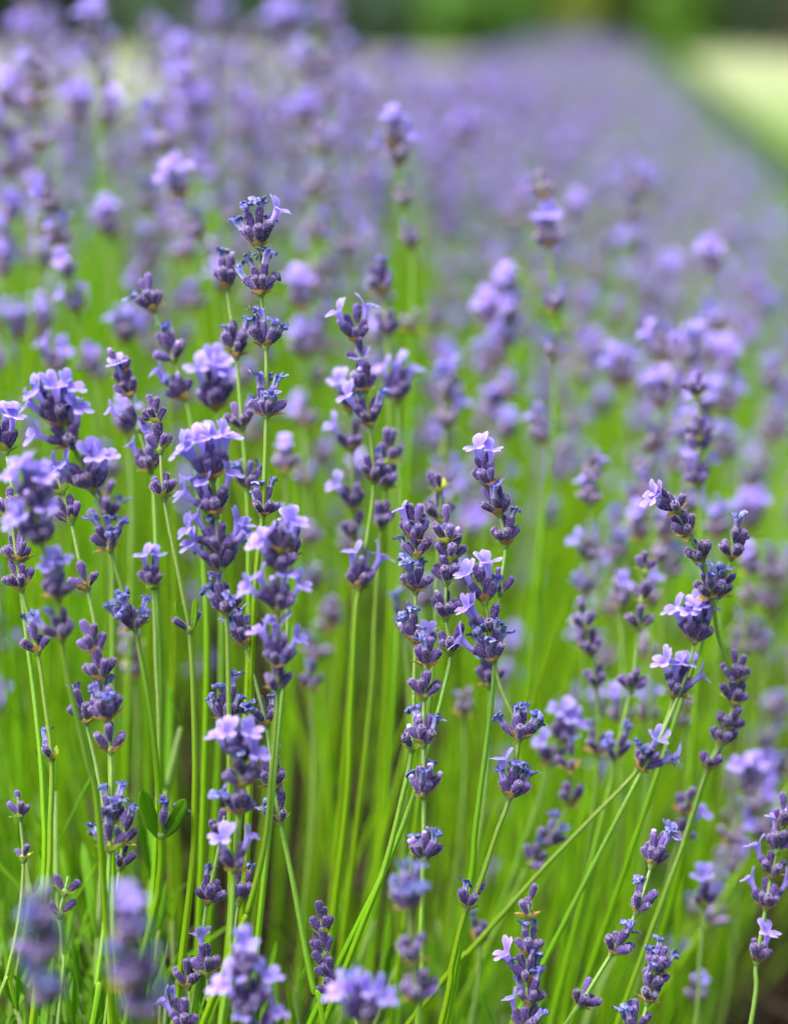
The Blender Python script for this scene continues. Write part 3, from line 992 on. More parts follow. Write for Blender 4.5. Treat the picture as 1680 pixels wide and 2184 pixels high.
  [(1410, 720), (1410, 770), (1408, 860), (1392, 960), (1396, 1080), (1390, 1300)],
  [(772, 7, [-30, 28], 2, 0, B, 1.1), (868, 8, [-40, -18, 30], 0, 0, B, 1.1), (965, 6, [], 3, 0, B, 1.0), (1068, 6, [-30], 2, 0, B, 1.0)]),
 ('half-sharp bud stalk with yellow hubs in front of the bright twin flowers', 1.02, 1.04,
  [(1485, 830), (1490, 870), (1490, 935), (1488, 1040), (1492, 1140), (1490, 1400)],
  [(845, 5, [], 0, 0, G, .95), (935, 7, [], 0, 1, G, 1.0), (965, 4, [], 0, 1, 'n', 1.0), (1038, 7, [-14], 0, 0, G, 1.0)]),
 ('hazy stalk with a ragged trio of lilac flowers over the purple drift', 1.36, 1.38,
  [(1355, 390), (1352, 440), (1345, 520), (1340, 800)],
  [(425, 8, [-40, 10, 34], 0, 1, B, 1.2), (475, 7, [-10], 0, 1, B, 1.1)]),
 ('hazy stalk with a round pale head near the row edge', 1.27, 1.3,
  [(1518, 530), (1520, 580), (1535, 680), (1545, 800)],
  [(575, 8, [-14, 10], 0, 1, B, 1.1), (690, 7, [10], 0, 1, B, 1.1), (790, 8, [-24, 20], 0, 1, B, 1.15)]),
 ('soft upright stalk of amber-centred whorls above the far flowers', 1.17, 1.18,
  [(78, 130), (80, 190), (76, 232), (85, 330), (75, 600)],
  [(185, 7, [], 0, 3, B, 1.05), (228, 7, [], 0, 2, B, 1.05), (320, 5, [], 0, 1, B, 1.0), (412, 7, [], 2, 1, B, 1.05)]),
 ('blurred stalk with one lilac flower beside a blue-grey withered head', 1.12, 1.14,
  [(1146, 910), (1152, 950), (1150, 1100), (1140, 1400)],
  [(945, 8, [-18], 4, 0, B, 1.1)]),
 ('sharp zigzag stalk with a whitish flower on its tip at the edge of the row', .905, .99,
  [(1440, 1080), (1450, 1100), (1468, 1142), (1498, 1195), (1518, 1270), (1530, 1350), (1553, 1420), (1566, 1480), (1553, 1540), (1510, 1640), (1464, 1790), (1424, 1950)],
  [(1090, 4, [-22, -36], 0, 0, B, .95), (1138, 6, [], 0, 0, B, .92), (1192, 7, [], 1, 0, B, .95), (1272, 7, [], 3, 0, B, .98)]),
 ('stalk with fanned buds and a blue withered tip beside the zigzag stalk', .92, .94,
  [(1564, 1150), (1560, 1188), (1543, 1240), (1524, 1290), (1500, 1360), (1476, 1430)],
  [(1188, 9, [], 2, 0, B, .98), (1268, 6, [], 1, 0, B, .95)]),
 ('stalk with a broad whorl of four lilac flowers at the zigzag stalk foot', .93, .94,
  [(1482, 1335), (1480, 1372), (1466, 1430), (1440, 1500), (1395, 1600), (1340, 1700)],
  [(1368, 12, [-46, -24, -2, 26], 2, 0, B, 1.02)]),
 ('long slanting stalk with a burst of open flowers and a lower flowering node', .935, .95,
  [(1444, 1450), (1436, 1488), (1412, 1555), (1362, 1640), (1255, 1752), (1150, 1862), (1010, 2020), (930, 2110)],
  [(1484, 9, [-38, -14, 4, 40], 1, 0, B, 1.02), (1640, 6, [-14, 42], 3, 0, B, 1.0)]),
 ('dense chain of purple buds with no open flower lower along the row edge', .94, .95,
  [(1570, 1420), (1566, 1480), (1555, 1540), (1530, 1600), (1508, 1640), (1462, 1780), (1420, 1900)],
  [(1455, 8, [], 0, 0, G, .95), (1500, 8, [], 1, 0, G, .95), (1555, 8, [], 0, 0, G, .95), (1590, 7, [], 0, 0, G, .92), (1640, 5, [], 0, 0, B, .95)]),
 ('thin upright bud stalk of small spaced whorls with a yellow bud scale', .975, .99,
  [(1376, 1195), (1374, 1235), (1366, 1290), (1362, 1342), (1354, 1410), (1344, 1480), (1310, 1620), (1285, 1740)],
  [(1222, 4, [], 0, 0, G, .9), (1284, 3, [], 0, 0, G, .85), (1340, 6, [], 0, 0, G, .95), (1472, 8, [], 0, 0, G, .9), (1618, 5, [], 2, 1, B, 1.0)]),
 ('blurred bud stalk with knobbly paired whorls beside the thin upright bud stalk', 1.0, 1.02,
  [(1244, 1310), (1250, 1350), (1262, 1398), (1270, 1465), (1274, 1560), (1262, 1750)],
  [(1340, 6, [], 0, 0, G, .95), (1396, 8, [], 0, 0, G, .98), (1465, 5, [], 0, 0, 'n', 1.0), (1605, 4, [], 1, 0, B, 1.0)]),
 ('sharp leaning stalk of small round bud whorls with one pale flower at its head', .90, .90,
  [(1404, 1800), (1388, 1850), (1356, 1948), (1304, 2034), (1234, 2148), (1196, 2200)],
  [(1846, 10, [14], 2, 1, B, .95), (1946, 6, [], 1, 0, B, .95), (2032, 7, [], 2, 0, B, .95), (2146, 5, [], 0, 0, B, .95)]),
 ('stalk leaving the picture edge packed with lilac flowers and dark buds', .925, .93,
  [(1672, 1740), (1660, 1800), (1644, 1870), (1632, 1940), (1612, 2060), (1600, 2190)],
  [(1762, 7, [], 0, 1, B, .95), (1815, 7, [-20, 26], 0, 1, G, .95), (1870, 5, [-44], 0, 0, B, .95), (1935, 8, [-44, 36], 0, 0, B, .95), (2052, 5, [16], 0, 0, B, .95)]),
 ('compact dark bud head with blue withered tips standing low', .885, .885,
  [(1402, 2050), (1392, 2090), (1380, 2135), (1366, 2190)],
  [(2075, 8, [], 3, 0, B, .9), (2105, 8, [], 2, 0, B, .9), (2138, 6, [], 0, 0, B, .9)]),
 ('withered dark stub just under the compact dark bud head', .885, .885,
  [(1352, 2170), (1358, 2215), (1352, 2290)],
  [(2200, 7, [], 3, 0, B, .9)]),
 ('upright low stalk of blue-tipped whorls with two little flowers on one side', .885, .885,
  [(1125, 1930), (1128, 1960), (1128, 2020), (1124, 2090), (1122, 2140), (1116, 2210)],
  [(1955, 3, [], 0, 0, B, .95), (2035, 7, [], 2, 0, B, .9), (2095, 8, [-50], 3, 0, B, .95), (2145, 7, [], 2, 0, B, .95), (2200, 6, [-40], 1, 0, B, .9)]),
 ('soft stalk with a single lilac flower above two dark side buds', 1.01, 1.02,
  [(1494, 1900), (1502, 1935), (1492, 2040), (1480, 2200)],
  [(1932, 5, [-6], 0, 0, G, 1.0)]),
 ('blurred lilac and mauve stalk beyond the long slanting stalk', 1.03, 1.05,
  [(1190, 1500), (1200, 1560), (1170, 1640), (1130, 1760)],
  [(1580, 7, [-20, 4, 26], 0, 1, B, 1.05), (1630, 4, [-40], 0, 0, B, 1.0)]),
 ('blurred stalk with dark buds and a big lilac flower by the row edge', 1.07, 1.1,
  [(1605, 1620), (1596, 1680), (1560, 1790), (1520, 1900)],
  [(1690, 8, [-34, 6, 34], 0, 1, B, 1.1), (1795, 5, [20], 0, 0, B, 1.1)]),
 ('stalk of dull purple buds beside the slim slanting stems', 1.0, 1.02,
  [(1465, 1700), (1455, 1760), (1430, 1850), (1390, 2000)],
  [(1735, 4, [], 0, 0, B, 1.0), (1790, 5, [24], 0, 0, B, 1.0)]),
 ('low blurred stalk with two small blue withered clusters between slanting stems', 1.0, 1.03,
  [(1215, 1610), (1218, 1700), (1170, 1790), (1120, 1860), (1060, 1980)],
  [(1640, 3, [], 1, 0, B, 1.0), (1715, 4, [], 0, 0, B, 1.0), (1800, 6, [], 2, 0, B, 1.0), (1845, 4, [], 1, 0, B, 1.0)]),
 ('sparse bud head of knobbly mauve whorls curving out of the leaves', .915, .905,
  [(684, 1950), (688, 1990), (690, 2040), (706, 2090), (736, 2140), (762, 2190)],
  [(1995, 7, [], 0, 0, G, .92), (2038, 6, [], 0, 0, 'n', .9), (2085, 7, [], 0, 0, 'n', .9), (2115, 4, [], 0, 0, 'n', .95)]),
 ('defocused blue-purple whorl right in front of the central stalk', .785, .79,
  [(872, 1880), (872, 1950), (880, 2040), (886, 2120), (892, 2200)],
  [(1942, 9, [], 5, 0, B, 1.0), (2055, 6, [], 0, 0, B, 1.0), (2135, 8, [], 0, 0, B, 1.0)]),
 ('defocused clump of bright lilac flowers at the foot of the central stalks', .79, .80,
  [(775, 2130), (785, 2190), (795, 2290)],
  [(2178, 9, [-42, -22, 12, 36], 1, 1, B, 1.05)]),
 ('defocused lilac flower stalk in the bottom corner beside the dark leaf gaps', .80, .81,
  [(522, 2060), (530, 2120), (545, 2200), (560, 2300)],
  [(2085, 5, [4], 0, 1, B, 1.0), (2160, 8, [-34, -8, 38], 0, 1, B, 1.05), (2225, 6, [-20, 30], 0, 0, B, 1.0)]),
 ('strongly defocused blue-violet stalk nearest the lens at the bottom corner', .69, .70,
  [(86, 1960), (95, 2050), (105, 2140), (112, 2240)],
  [(1985, 6, [], 1, 1, B, 1.0), (2055, 9, [], 3, 1, B, 1.05), (2140, 8, [], 3, 0, B, 1.0)]),
 ('second strongly defocused violet stalk next to the blue-violet one', .68, .69,
  [(275, 1980), (282, 2070), (292, 2150), (300, 2260)],
  [(2015, 6, [4], 1, 0, B, 1.0), (2105, 9, [], 3, 1, B, 1.05), (2175, 8, [], 2, 0, B, 1.0)]),
 ('tiny young stalk with two pairs of buds over dark leaves', .90, .90,
  [(146, 1870), (138, 1905), (128, 1950), (132, 2030), (128, 2140)],
  [(1905, 2, [], 0, 0, G, .9), (1952, 2, [], 0, 0, G, .85)]),
 ('young stalk with a few buds and a pale empty bract at the picture edge', .90, .90,
  [(38, 1700), (43, 1745), (50, 1835), (42, 1950), (15, 2080), (-15, 2160)],
  [(1742, 4, [], 0, 0, G, .75), (1832, 2, [], 0, 0, G, .7)]),
 ('low stalk with one upright lilac flower over purple bud clusters', .895, .895,
  [(434, 2030), (440, 2070), (442, 2130), (430, 2210)],
  [(2078, 7, [-8], 0, 0, G, .95)]),
 ('low bud cluster leaning away beside the upright lilac flower', .895, .895,
  [(402, 2060), (400, 2110), (396, 2210)],
  [(2105, 8, [], 0, 0, B, .9)]),
 ('bottom stalk with a lilac flower and blue withered buds cut by the frame', .885, .885,
  [(390, 2170), (396, 2210), (392, 2280)],
  [(2200, 8, [-34], 3, 0, B, .95)]),
 ('stray lilac-topped bud pair on a straight green stem behind the bending flower stalk', .945, .95,
  [(320, 1215), (326, 1250), (332, 1400), (336, 1700)],
  [(1250, 5, [-18, 14], 0, 0, G, .9)]),
 ('purple and blue head right of the flower-crowded stalk', .89, .89,
  [(612, 1140), (617, 1185), (612, 1280), (600, 1500)],
  [(1190, 8, [4], 2, 1, B, 1.0)]),
 ('soft stalk with paired lilac flowers over dark calyces in the top haze', 1.35, 1.364,
  [(192, 20), (200, 85), (205, 300)],
  [(82, 9, [-26, 14], 0, 1, 'b', 1.2)]),
 ('soft broad mauve head with a dark base between pale gaps', 1.5, 1.515,
  [(388, 90), (386, 145), (392, 350)],
  [(140, 9, [-30, 0, 28], 1, 1, 'b', 1.25), (215, 8, [-16, 24], 0, 1, 'b', 1.2), (250, 7, [30], 0, 1, 'b', 1.15)]),
 ('soft stalk with a dark hub and faint yellow bract below one lilac puff', 1.4, 1.414,
  [(198, 100), (205, 155), (210, 330)],
  [(152, 9, [-20], 2, 1, 'g', 1.2)]),
 ('soft wide cluster of lilac flowers on two dark hubs', 1.3, 1.313,
  [(168, 200), (165, 265), (170, 500)],
  [(262, 10, [-20, 4, 26], 0, 1, 'b', 1.2)]),
 ('soft lilac head touching the wide two-hub cluster', 1.31, 1.323,
  [(236, 215), (230, 268), (225, 500)],
  [(266, 9, [10, 30], 0, 1, 'b', 1.2)]),
 ('column of lilac flower puffs cut by the picture edge', 1.28, 1.293,
  [(14, 200), (12, 280), (22, 360), (20, 600)],
  [(235, 8, [-10, 16], 0, 1, 'b', 1.2), (300, 8, [-20, 12], 0, 1, 'b', 1.15), (372, 7, [0, 22], 0, 1, 'b', 1.15)]),
 ('soft pale lilac stalk leaning in the beige gap', 1.5, 1.515,
  [(420, 190), (425, 260), (430, 450)],
  [(258, 8, [-36, -12, 16], 0, 1, 'b', 1.25), (315, 6, [20], 0, 1, 'b', 1.1)]),
 ('big soft violet flower head at the very top of the haze', 1.75, 1.768,
  [(612, 20), (612, 85), (618, 350)],
  [(82, 11, [-40, -18, 4, 26, 44], 0, 1, 'b', 1.7)]),
 ('upright violet tip poking up against the dark trees', 1.6, 1.616,
  [(706, -10), (706, 70), (700, 300)],
  [(20, 6, [0, 8], 0, 2, 'b', 1.3), (72, 7, [-14, 12], 0, 1, 'b', 1.3)]),
 ('soft lilac cluster stepping down below the violet tip', 1.55, 1.566,
  [(655, 110), (672, 165), (700, 215), (705, 400)],
  [(160, 8, [-26, 2], 0, 1, 'b', 1.3), (205, 7, [6], 0, 1, 'b', 1.2)]),
 ('round bright lilac head over a dark hub in the mauve haze', 1.42, 1.434,
  [(648, 215), (650, 275), (655, 500)],
  [(272, 9, [-14, 8, 20], 0, 1, 'b', 1.25)]),
 ('faint lilac tuft alone in the smooth purple distance', 1.6, 1.616,
  [(992, 260), (996, 310), (1000, 500)],
  [(312, 9, [-30, -4, 26], 0, 1, 'b', 1.4)]),
 ('small pale bud tip in the mauve haze below the round head', 1.4, 1.414,
  [(678, 380), (676, 430), (670, 600)],
  [(425, 6, [0], 0, 1, 'b', 1.1)]),
 ('soft pair of pale flowers flanking one dark hub', 1.25, 1.262,
  [(738, 505), (742, 545), (745, 800)],
  [(545, 8, [-44, 38], 1, 0, 'b', 1.15)]),
 ('large soft lilac ball beside the tallest withered stalk', 1.2, 1.212,
  [(637, 600), (640, 665), (645, 900)],
  [(660, 9, [-16, 4, 18], 0, 1, 'b', 1.2), (760, 8, [16, -20], 0, 1, 'b', 1.15)]),
 ('soft twin lilac flower next to a taller pale spike', 1.2, 1.212,
  [(38, 670), (40, 725), (50, 1000)],
  [(722, 7, [-12, 14], 0, 0, 'b', 1.1)]),
 ('tapering pale lilac spike next to the twin flower', 1.2, 1.212,
  [(86, 660), (88, 730), (95, 1000)],
  [(700, 6, [0], 0, 2, 'b', 1.1), (735, 6, [6], 0, 1, 'b', 1.0)]),
 ('soft lilac flower leaning over a fading amber hub', 1.1, 1.111,
  [(112, 740), (122, 800), (130, 1000)],
  [(795, 8, [-22, 24], 1, 0, 'b', 1.05)]),
 ('pyramid of soft lilac petals above the pale bud stalk', 1.14, 1.151,
  [(262, 670), (266, 735), (275, 1000)],
  [(730, 8, [-24, 0, 24], 0, 1, 'b', 1.1)]),
 ('soft stalk of mauve buds behind the arching stalk', 1.25, 1.262,
  [(225, 430), (230, 505), (240, 800)],
  [(502, 10, [-24, 10], 0, 2, 'b', 1.2)]),
 ('dim lilac bud head between the soft mauve buds and the tallest stalk', 1.4, 1.414,
  [(346, 460), (348, 520), (355, 800)],
  [(515, 8, [0], 0, 1, 'b', 1.2)]),
 ('mauve double head above green stems at the picture edge', 1.28, 1.293,
  [(90, 470), (95, 545), (100, 800)],
  [(505, 8, [], 0, 2, 'b', 1.15), (570, 8, [-10], 0, 1, 'b', 1.15)]),
 ('soft ragged lilac flowers left of the bright twin flowers', 1.2, 1.212,
  [(1318, 760), (1325, 830), (1330, 1100)],
  [(822, 9, [-30, -6, 24], 0, 1, 'b', 1.2)]),
 ('long soft lilac stalk right of the half-sharp bud stalk', 1.25, 1.262,
  [(1550, 760), (1548, 840), (1540, 1000), (1540, 1200)],
  [(800, 8, [-18, 16], 0, 1, 'b', 1.2), (880, 9, [-20, 24], 0, 1, 'b', 1.2), (975, 8, [-24, 10], 0, 1, 'b', 1.15)]),
 ('soft pale bud stalk hanging over the grey path', 1.3, 1.313,
  [(1655, 780), (1650, 830), (1640, 1100)],
  [(830, 8, [-14], 0, 2, 'b', 1.15), (930, 8, [10], 0, 1, 'b', 1.15)]),
 ('dim purple bud head low over the grey path', 1.2, 1.212,
  [(1640, 1180), (1640, 1240), (1620, 1500)],
  [(1240, 9, [], 1, 1, 'b', 1.1), (1300, 8, [], 1, 1, 'b', 1.05)]),
 ('dull mauve stalk with blue grey tips beside the row edge stems', 1.1, 1.111,
  [(1595, 1160), (1598, 1230), (1580, 1400)],
  [(1225, 8, [-14], 1, 1, 'g', 1.0), (1290, 7, [], 0, 0, 'g', 1.0)]),
 ('soft small bud stalk of grey mauve whorls in the open green', 1.25, 1.262,
  [(1025, 880), (1025, 930), (1020, 1200)],
  [(925, 6, [], 1, 1, 'b', 1.0)]),
 ('faint grey mauve head in the open green behind the single flower', 1.3, 1.313,
  [(690, 950), (690, 1000), (690, 1300)],
  [(1000, 7, [6], 0, 1, 'b', 1.1)]),
 ('dull blurred head low between green stems below the horn-flowered stalk', 1.15, 1.161,
  [(700, 1280), (705, 1330), (700, 1500)],
  [(1325, 9, [], 2, 0, 'b', 1.0), (1345, 5, [], 0, 0, 'b', 1.0)]),
 ('small blurred purple head beside the blue-withered whorls', 1.06, 1.071,
  [(605, 960), (608, 1005), (600, 1300)],
  [(1005, 7, [0], 1, 0, 'b', 1.0)]),
 ('dim purple buds stacked behind the dark bent stem among the left stems', 1.08, 1.091,
  [(276, 1340), (284, 1400), (288, 1445), (290, 1700)],
  [(1375, 6, [], 0, 0, 'b', 1.0), (1410, 7, [], 1, 0, 'b', 1.0), (1448, 6, [], 0, 0, 'b', 1.0)]),
 ('soft lilac flower behind the green-bracted young stalk', 1.05, 1.06,
  [(268, 880), (272, 930), (280, 1200)],
  [(925, 7, [-10, 12], 0, 1, 'b', 1.0)]),
 ('dim bud head in the green behind the edge stalks', 1.18, 1.192,
  [(207, 780), (208, 820), (210, 1100)],
  [(812, 7, [], 1, 0, 'b', 1.0)]),
 ('small dull head in the green right of the bending lilac stalk', 1.15, 1.161,
  [(232, 985), (234, 1025), (238, 1300)],
  [(1020, 7, [], 1, 1, 'b', 1.0)]),
 ('mauve buds peeping between the bending lilac stalk and the young stalk', 0.985, 0.995,
  [(215, 1020), (222, 1060), (228, 1110), (240, 1300)],
  [(1058, 6, [], 0, 0, 'b', 1.0), (1112, 7, [], 1, 0, 'b', 1.0)]),
 ('soft lilac bloom over dark calyces near the thin upright bud stalk', 1.12, 1.131,
  [(1360, 1080), (1366, 1165), (1370, 1400)],
  [(1150, 7, [-16, 4], 0, 1, 'b', 1.1)]),
 ('soft leaning mauve spike beside the zigzag stalk foot', 1.1, 1.111,
  [(1425, 1110), (1412, 1180), (1405, 1450)],
  [(1150, 7, [14, -8], 1, 0, 'b', 1.05), (1200, 8, [], 2, 0, 'b', 1.0)]),
 ('soft lilac tongue over a dark bud near the thin upright bud stalk', 1.06, 1.071,
  [(1318, 1230), (1322, 1300), (1325, 1600)],
  [(1296, 5, [-4, 10], 0, 0, 'b', 1.0)]),
 ('soft violet bud pair touching the thin upright bud stalk', 1.08, 1.091,
  [(1390, 1250), (1386, 1295), (1380, 1600)],
  [(1292, 7, [8], 0, 1, 'b', 1.0)]),
 ('dark blurred bud head below the violet bud pair', 1.12, 1.131,
  [(1378, 1370), (1380, 1410), (1378, 1700)],
  [(1405, 7, [], 1, 0, 'b', 1.0)]),
 ('blurred double bud head beside the long row-edge stem', 1.15, 1.161,
  [(1580, 1340), (1584, 1395), (1570, 1700)],
  [(1370, 6, [], 1, 0, 'b', 1.0), (1395, 8, [], 2, 0, 'b', 1.0)]),
 ('blurred blue-tipped bud head at the margin of the grey path', 1.15, 1.161,
  [(1628, 1350), (1622, 1395), (1600, 1700)],
  [(1390, 7, [], 3, 0, 'b', 1.0)]),
 ('pair of soft lilac puffs between two thin bud stalks', 1.08, 1.091,
  [(1322, 1490), (1326, 1550), (1320, 1800)],
  [(1545, 9, [-20, 6], 0, 1, 'b', 1.05)]),
 ('soft lilac puff right behind the long slanting stalk', 1.1, 1.111,
  [(1376, 1490), (1380, 1545), (1376, 1800)],
  [(1540, 8, [-8, 14], 0, 1, 'b', 1.0)]),
 ('thin dull bud spike over bright green near the row-edge chain', 1.12, 1.131,
  [(1458, 1490), (1462, 1545), (1462, 1800)],
  [(1515, 5, [], 0, 0, 'b', 0.95), (1550, 5, [], 0, 1, 'b', 0.95)]),
 ('faint lilac tuft just past the fanned bud stalk', 1.13, 1.141,
  [(1525, 1085), (1530, 1150), (1530, 1400)],
  [(1145, 8, [-14, 10], 0, 1, 'b', 1.05)]),
 ('large faint lilac clump past the fanned bud stalk', 1.2, 1.212,
  [(1598, 1060), (1600, 1130), (1600, 1400)],
  [(1125, 10, [-26, 2, 26], 0, 1, 'b', 1.2)]),
 ('dull mauve head low in the bright green under the row edge', 1.13, 1.141,
  [(1566, 1820), (1570, 1870), (1560, 2050)],
  [(1862, 7, [], 1, 0, 'b', 1.0)]),
 ('tiny dim head deep in the green at the lower row edge', 1.2, 1.212,
  [(1518, 1940), (1520, 1980), (1515, 2150)],
  [(1978, 6, [], 0, 0, 'b', 1.0)]),
 ('soft violet head low beside the lone lilac flower stalk', 1.06, 1.071,
  [(1484, 2090), (1488, 2140), (1480, 2260)],
  [(2138, 6, [10], 0, 1, 'b', 1.0)]),
 ('small withered bud pair under the S-curved stalk', 1.0, 1.01,
  [(1020, 1960), (1022, 2010), (1010, 2150)],
  [(2008, 4, [], 1, 0, 'b', 0.95)]),
 ('soft mauve whorl between the central stalk and the S-curved stalk', 1.06, 1.071,
  [(985, 1480), (990, 1530), (980, 1800)],
  [(1525, 6, [], 1, 0, 'b', 0.95)]),
 ('loose mauve bud whorl behind the flowered horn stalk base', 1.02, 1.03,
  [(850, 1290), (862, 1345), (870, 1600)],
  [(1342, 6, [], 1, 0, 'b', 0.95)]),
 ('dim violet whorl behind the stems right of the pale clump', 1.05, 1.06,
  [(660, 1420), (664, 1475), (664, 1750)],
  [(1470, 6, [], 1, 0, 'b', 0.95)]),
]
for i, s in enumerate(STALKS):
    d0 = s[1]
    build_stalk(s[0], s[1], s[2], s[3], s[4], s[5] if len(s) > 5 else (), seed=i, detail=d0 < 1.06)


# ------------------------------------------------------------------ the many stalks behind: six kinds, copied
def head_height(u, y):
    """height of the flower canopy across the row (u from the row's line of sight)"""
    pts = [(-1.3, .30), (-1.1, .50), (-.8, .60), (-.45, .655), (-.25, .655), (-.13, .615), (-.05, .565), (.02, .535), (.12, .50), (.20, .445), (.26, .385), (.31, .325), (.37, .2)]
    if u <= pts[0][0]: return pts[0][1]
    for (a, b), (c, d) in zip(pts, pts[1:]):
        if u <= c:
            h = b + (d - b) * (u - a) / (c - a)
            break
    else:
        return .18
    far = min(1, max(0, y - 1.8) / 3.5)
    return h - far * (max(0, h - .53) + .12 * max(0, min(1, (-.32 - u) / .35)))


LEN = .36


def proto(seed, full):
    """one stalk kind: stem tube and its whorls, standing at the origin, tip at z = LEN"""
    rng = random.Random(seed)
    bx, by = rng.uniform(-.03, .03), rng.uniform(-.03, .03)
    P = [Vector((bx * sin(t * 1.6) * t + rng.uniform(-.002, .002), by * t * t, LEN * t)) for t in (1, .85, .7, .5, .25, 0)]
    cv = spline(P, 3)
    n = len(cv)
    ln = [0.0]
    for i in range(1, n): ln.append(ln[-1] + (cv[i] - cv[i - 1]).length)
    st = g_tube(cv, [.00055 + .0006 * min(1, l / .16) for l in ln], 8, .13)
    W = []
    k = rng.choice((4, 5, 5, 6, 6))
    z = .006
    for i in range(k):
        j = max(i for i in range(n) if ln[i] <= z)
        u = (z - ln[j]) / max(1e-6, ln[j + 1] - ln[j])
        p, ax = cv[j].lerp(cv[j + 1], u), (cv[j] - cv[j + 1]).normalized()
        nop = full if i < 3 else max(0, full - 1)
        nop = min(5, max(0, nop + rng.choice((-1, 0, 0, 1)))) if full else 0
        its = whorl_items(rng, rng.randint(6, 9), [rng.uniform(-50, 50) for _ in range(nop)], rng.choice((0, 1, 2)) if full else rng.choice((1, 2, 3)), rng.choice((0, 1, 2)), B if rng.random() < .75 else G, rng.uniform(.88, 1.02), i == 0)
        # turn open flowers round the stem
        W.append((M4(frame(ax, Vector((cos(rng.random() * 6.28), sin(rng.random() * 6.28), 0))), p), whorl_lo_geo(its)))
        z += rng.choice((.010, .013, .016, .021)) if i < k - 2 else rng.uniform(.020, .036)
    return st, W


PROTO = [proto(300 + i, f) for i, f in enumerate((3, 2, 4, 0, 2, 3, 2, 0, 4, 2))]
PST = [p[0].mesh('stem', [M_STEM]) for p in PROTO]
PWH = [[(M, g.mesh('whorl', LOMATS)) for M, g in p[1]] for p in PROTO]


def lean_dir(u, rng):
    if u > -.35:
        k = max(-.12, min(.62, (u + .12) * 2.0))
    else:
        k = 0
    return Vector((k + rng.gauss(0, .10), rng.gauss(-.03, .10), 1)).normalized()


rng = random.Random(99)
spots = []
d = 1.0
cells = []
for (ya, yb, dens) in ((1.0, 1.5, 310), (1.5, 2.6, 300), (2.6, 6, 190), (6, 16, 75)):
    cell = dens ** -.5
    y = ya
    while y < yb:
        x = -.128 * y - .16
        while x < .128 * y + .16:
            xx, yy = x + cell * rng.uniform(0, 1), y + cell * rng.uniform(0, 1)
            x += cell
            u = xx - TH * yy
            if u < -1.2 or u > .30: continue
            h = head_height(u, yy)
            h -= abs(rng.gauss(0, .045 if yy < 2 else .03)) + (rng.uniform(0, .16) if rng.random() < .24 else 0) - .018
            spots.append((yy, xx, u, h))
        y += cell
spots.sort()
# keep clear of the sharp stalks right in front
spots = [s for s in spots if s[0] > 1.11 or (s[2] > -.08 and s[0] > 1.06)]
N_IND = 300 - len(STALKS)


def place(sp, rng):
    yy, x, u, h = sp
    dr = lean_dir(u, rng)
    L = LEN * rng.uniform(.92, 1.12)
    tip = Vector((x, yy, h))
    rot = frame(dr, Vector((cos(a := rng.random() * 6.28), sin(a), 0)))
    return tip - dr * L, rot, L / LEN


def in_view(p):
    c = CAMM.inverted() @ p
    px, py = 840 + c.x / -c.z * F_PX, 1092 - c.y / -c.z * F_PX
    return -40 < px < 1720 and -60 < py < 2200, px, py


KINDS = ['lilac-flowered', 'mauve half-open', 'richly flowering', 'dark withered', 'budding', 'pale-flowered', 'lilac and mauve', 'blue-withered', 'full lilac', 'purple-flowered']
MARKS = [('tallest sharp', 'tallest sharp stalk'), ('thick stalk crowded', 'crowded flower stalk'), ('young stalk of pale tight', 'green-bracted young stalk'), ('stalk arching', 'arching blue-tipped stalk'),
         ('lopsided', 'bending lilac stalk'), ('stalk cut by the picture edge', 'pale flowers at the picture edge'), ('sharp stalk with a single pale', 'single-flower stalk'), ('central sharp', 'central sharp stalk'),
         ('stalk topped by a pair', 'twin-flower stalk'), ('S-curved', 'S-curved stalk'), ('stalk with two lilac flowers spread', 'horn-flowered stalk'), ('blurred tall stalk with a crown', 'crowned blurred stalk'),
         ('blurred stalk with bright pale flowers over', 'pale flowers over grey-blue whorls'), ('very soft cluster', 'soft stacked mauve cluster'), ('blurred stalk with two lilac flower heads', 'blurred side-by-side flower heads'),
         ('blurred stalk with twin bright', 'twin bright lilac flowers'), ('hazy stalk with a ragged', 'ragged hazy trio of flowers'), ('hazy stalk with a round', 'round pale head by the row edge'), ('soft upright stalk of amber', 'amber-centred stalk'),
         ('blurred stalk with one lilac flower beside', 'blue-grey withered head'), ('sharp zigzag', 'zigzag stalk'), ('stalk with a broad whorl', 'broad four-flower whorl'), ('long slanting', 'long slanting stalk'), ('thin upright bud', 'thin upright bud stalk'),
         ('soft broad mauve head', 'broad mauve head in the pale gap'), ('column of lilac', 'lilac column at the picture edge'), ('big soft violet', 'big violet head under the trees'), ('upright violet tip', 'violet tip against the trees'),
         ('round bright lilac head', 'round lilac head in the haze'), ('faint lilac tuft', 'lone faint lilac tuft'), ('large soft lilac ball', 'large soft lilac ball'), ('mauve double head', 'mauve double head'), ('soft pale bud stalk hanging', 'pale bud stalk over the path'),
         ('dim purple bud head low', 'dim bud head over the path'), ('soft wide cluster', 'wide two-hub cluster'), ('pyramid of soft', 'petal pyramid'), ('soft pair of pale', 'pair of pale flowers on one hub'), ('soft small bud stalk', 'small grey-mauve stalk'),
         ('sharp leaning', 'sharp leaning stalk'), ('upright low stalk', 'upright low blue-tipped stalk'), ('slanting bud', 'slanting bud stalk'), ('straight thick', 'thick straight stem'), ('tiny young', 'tiny young stalk'), ('sparse bud', 'sparse curving bud head')]
LANDMARKS = []
for key, short in MARKS:
    st_ = [q_ for q_ in STALKS if q_[0].startswith(key)][0]
    LANDMARKS.append((short, st_[4][0][0] and st_[3][0][0], st_[4][0][0]))


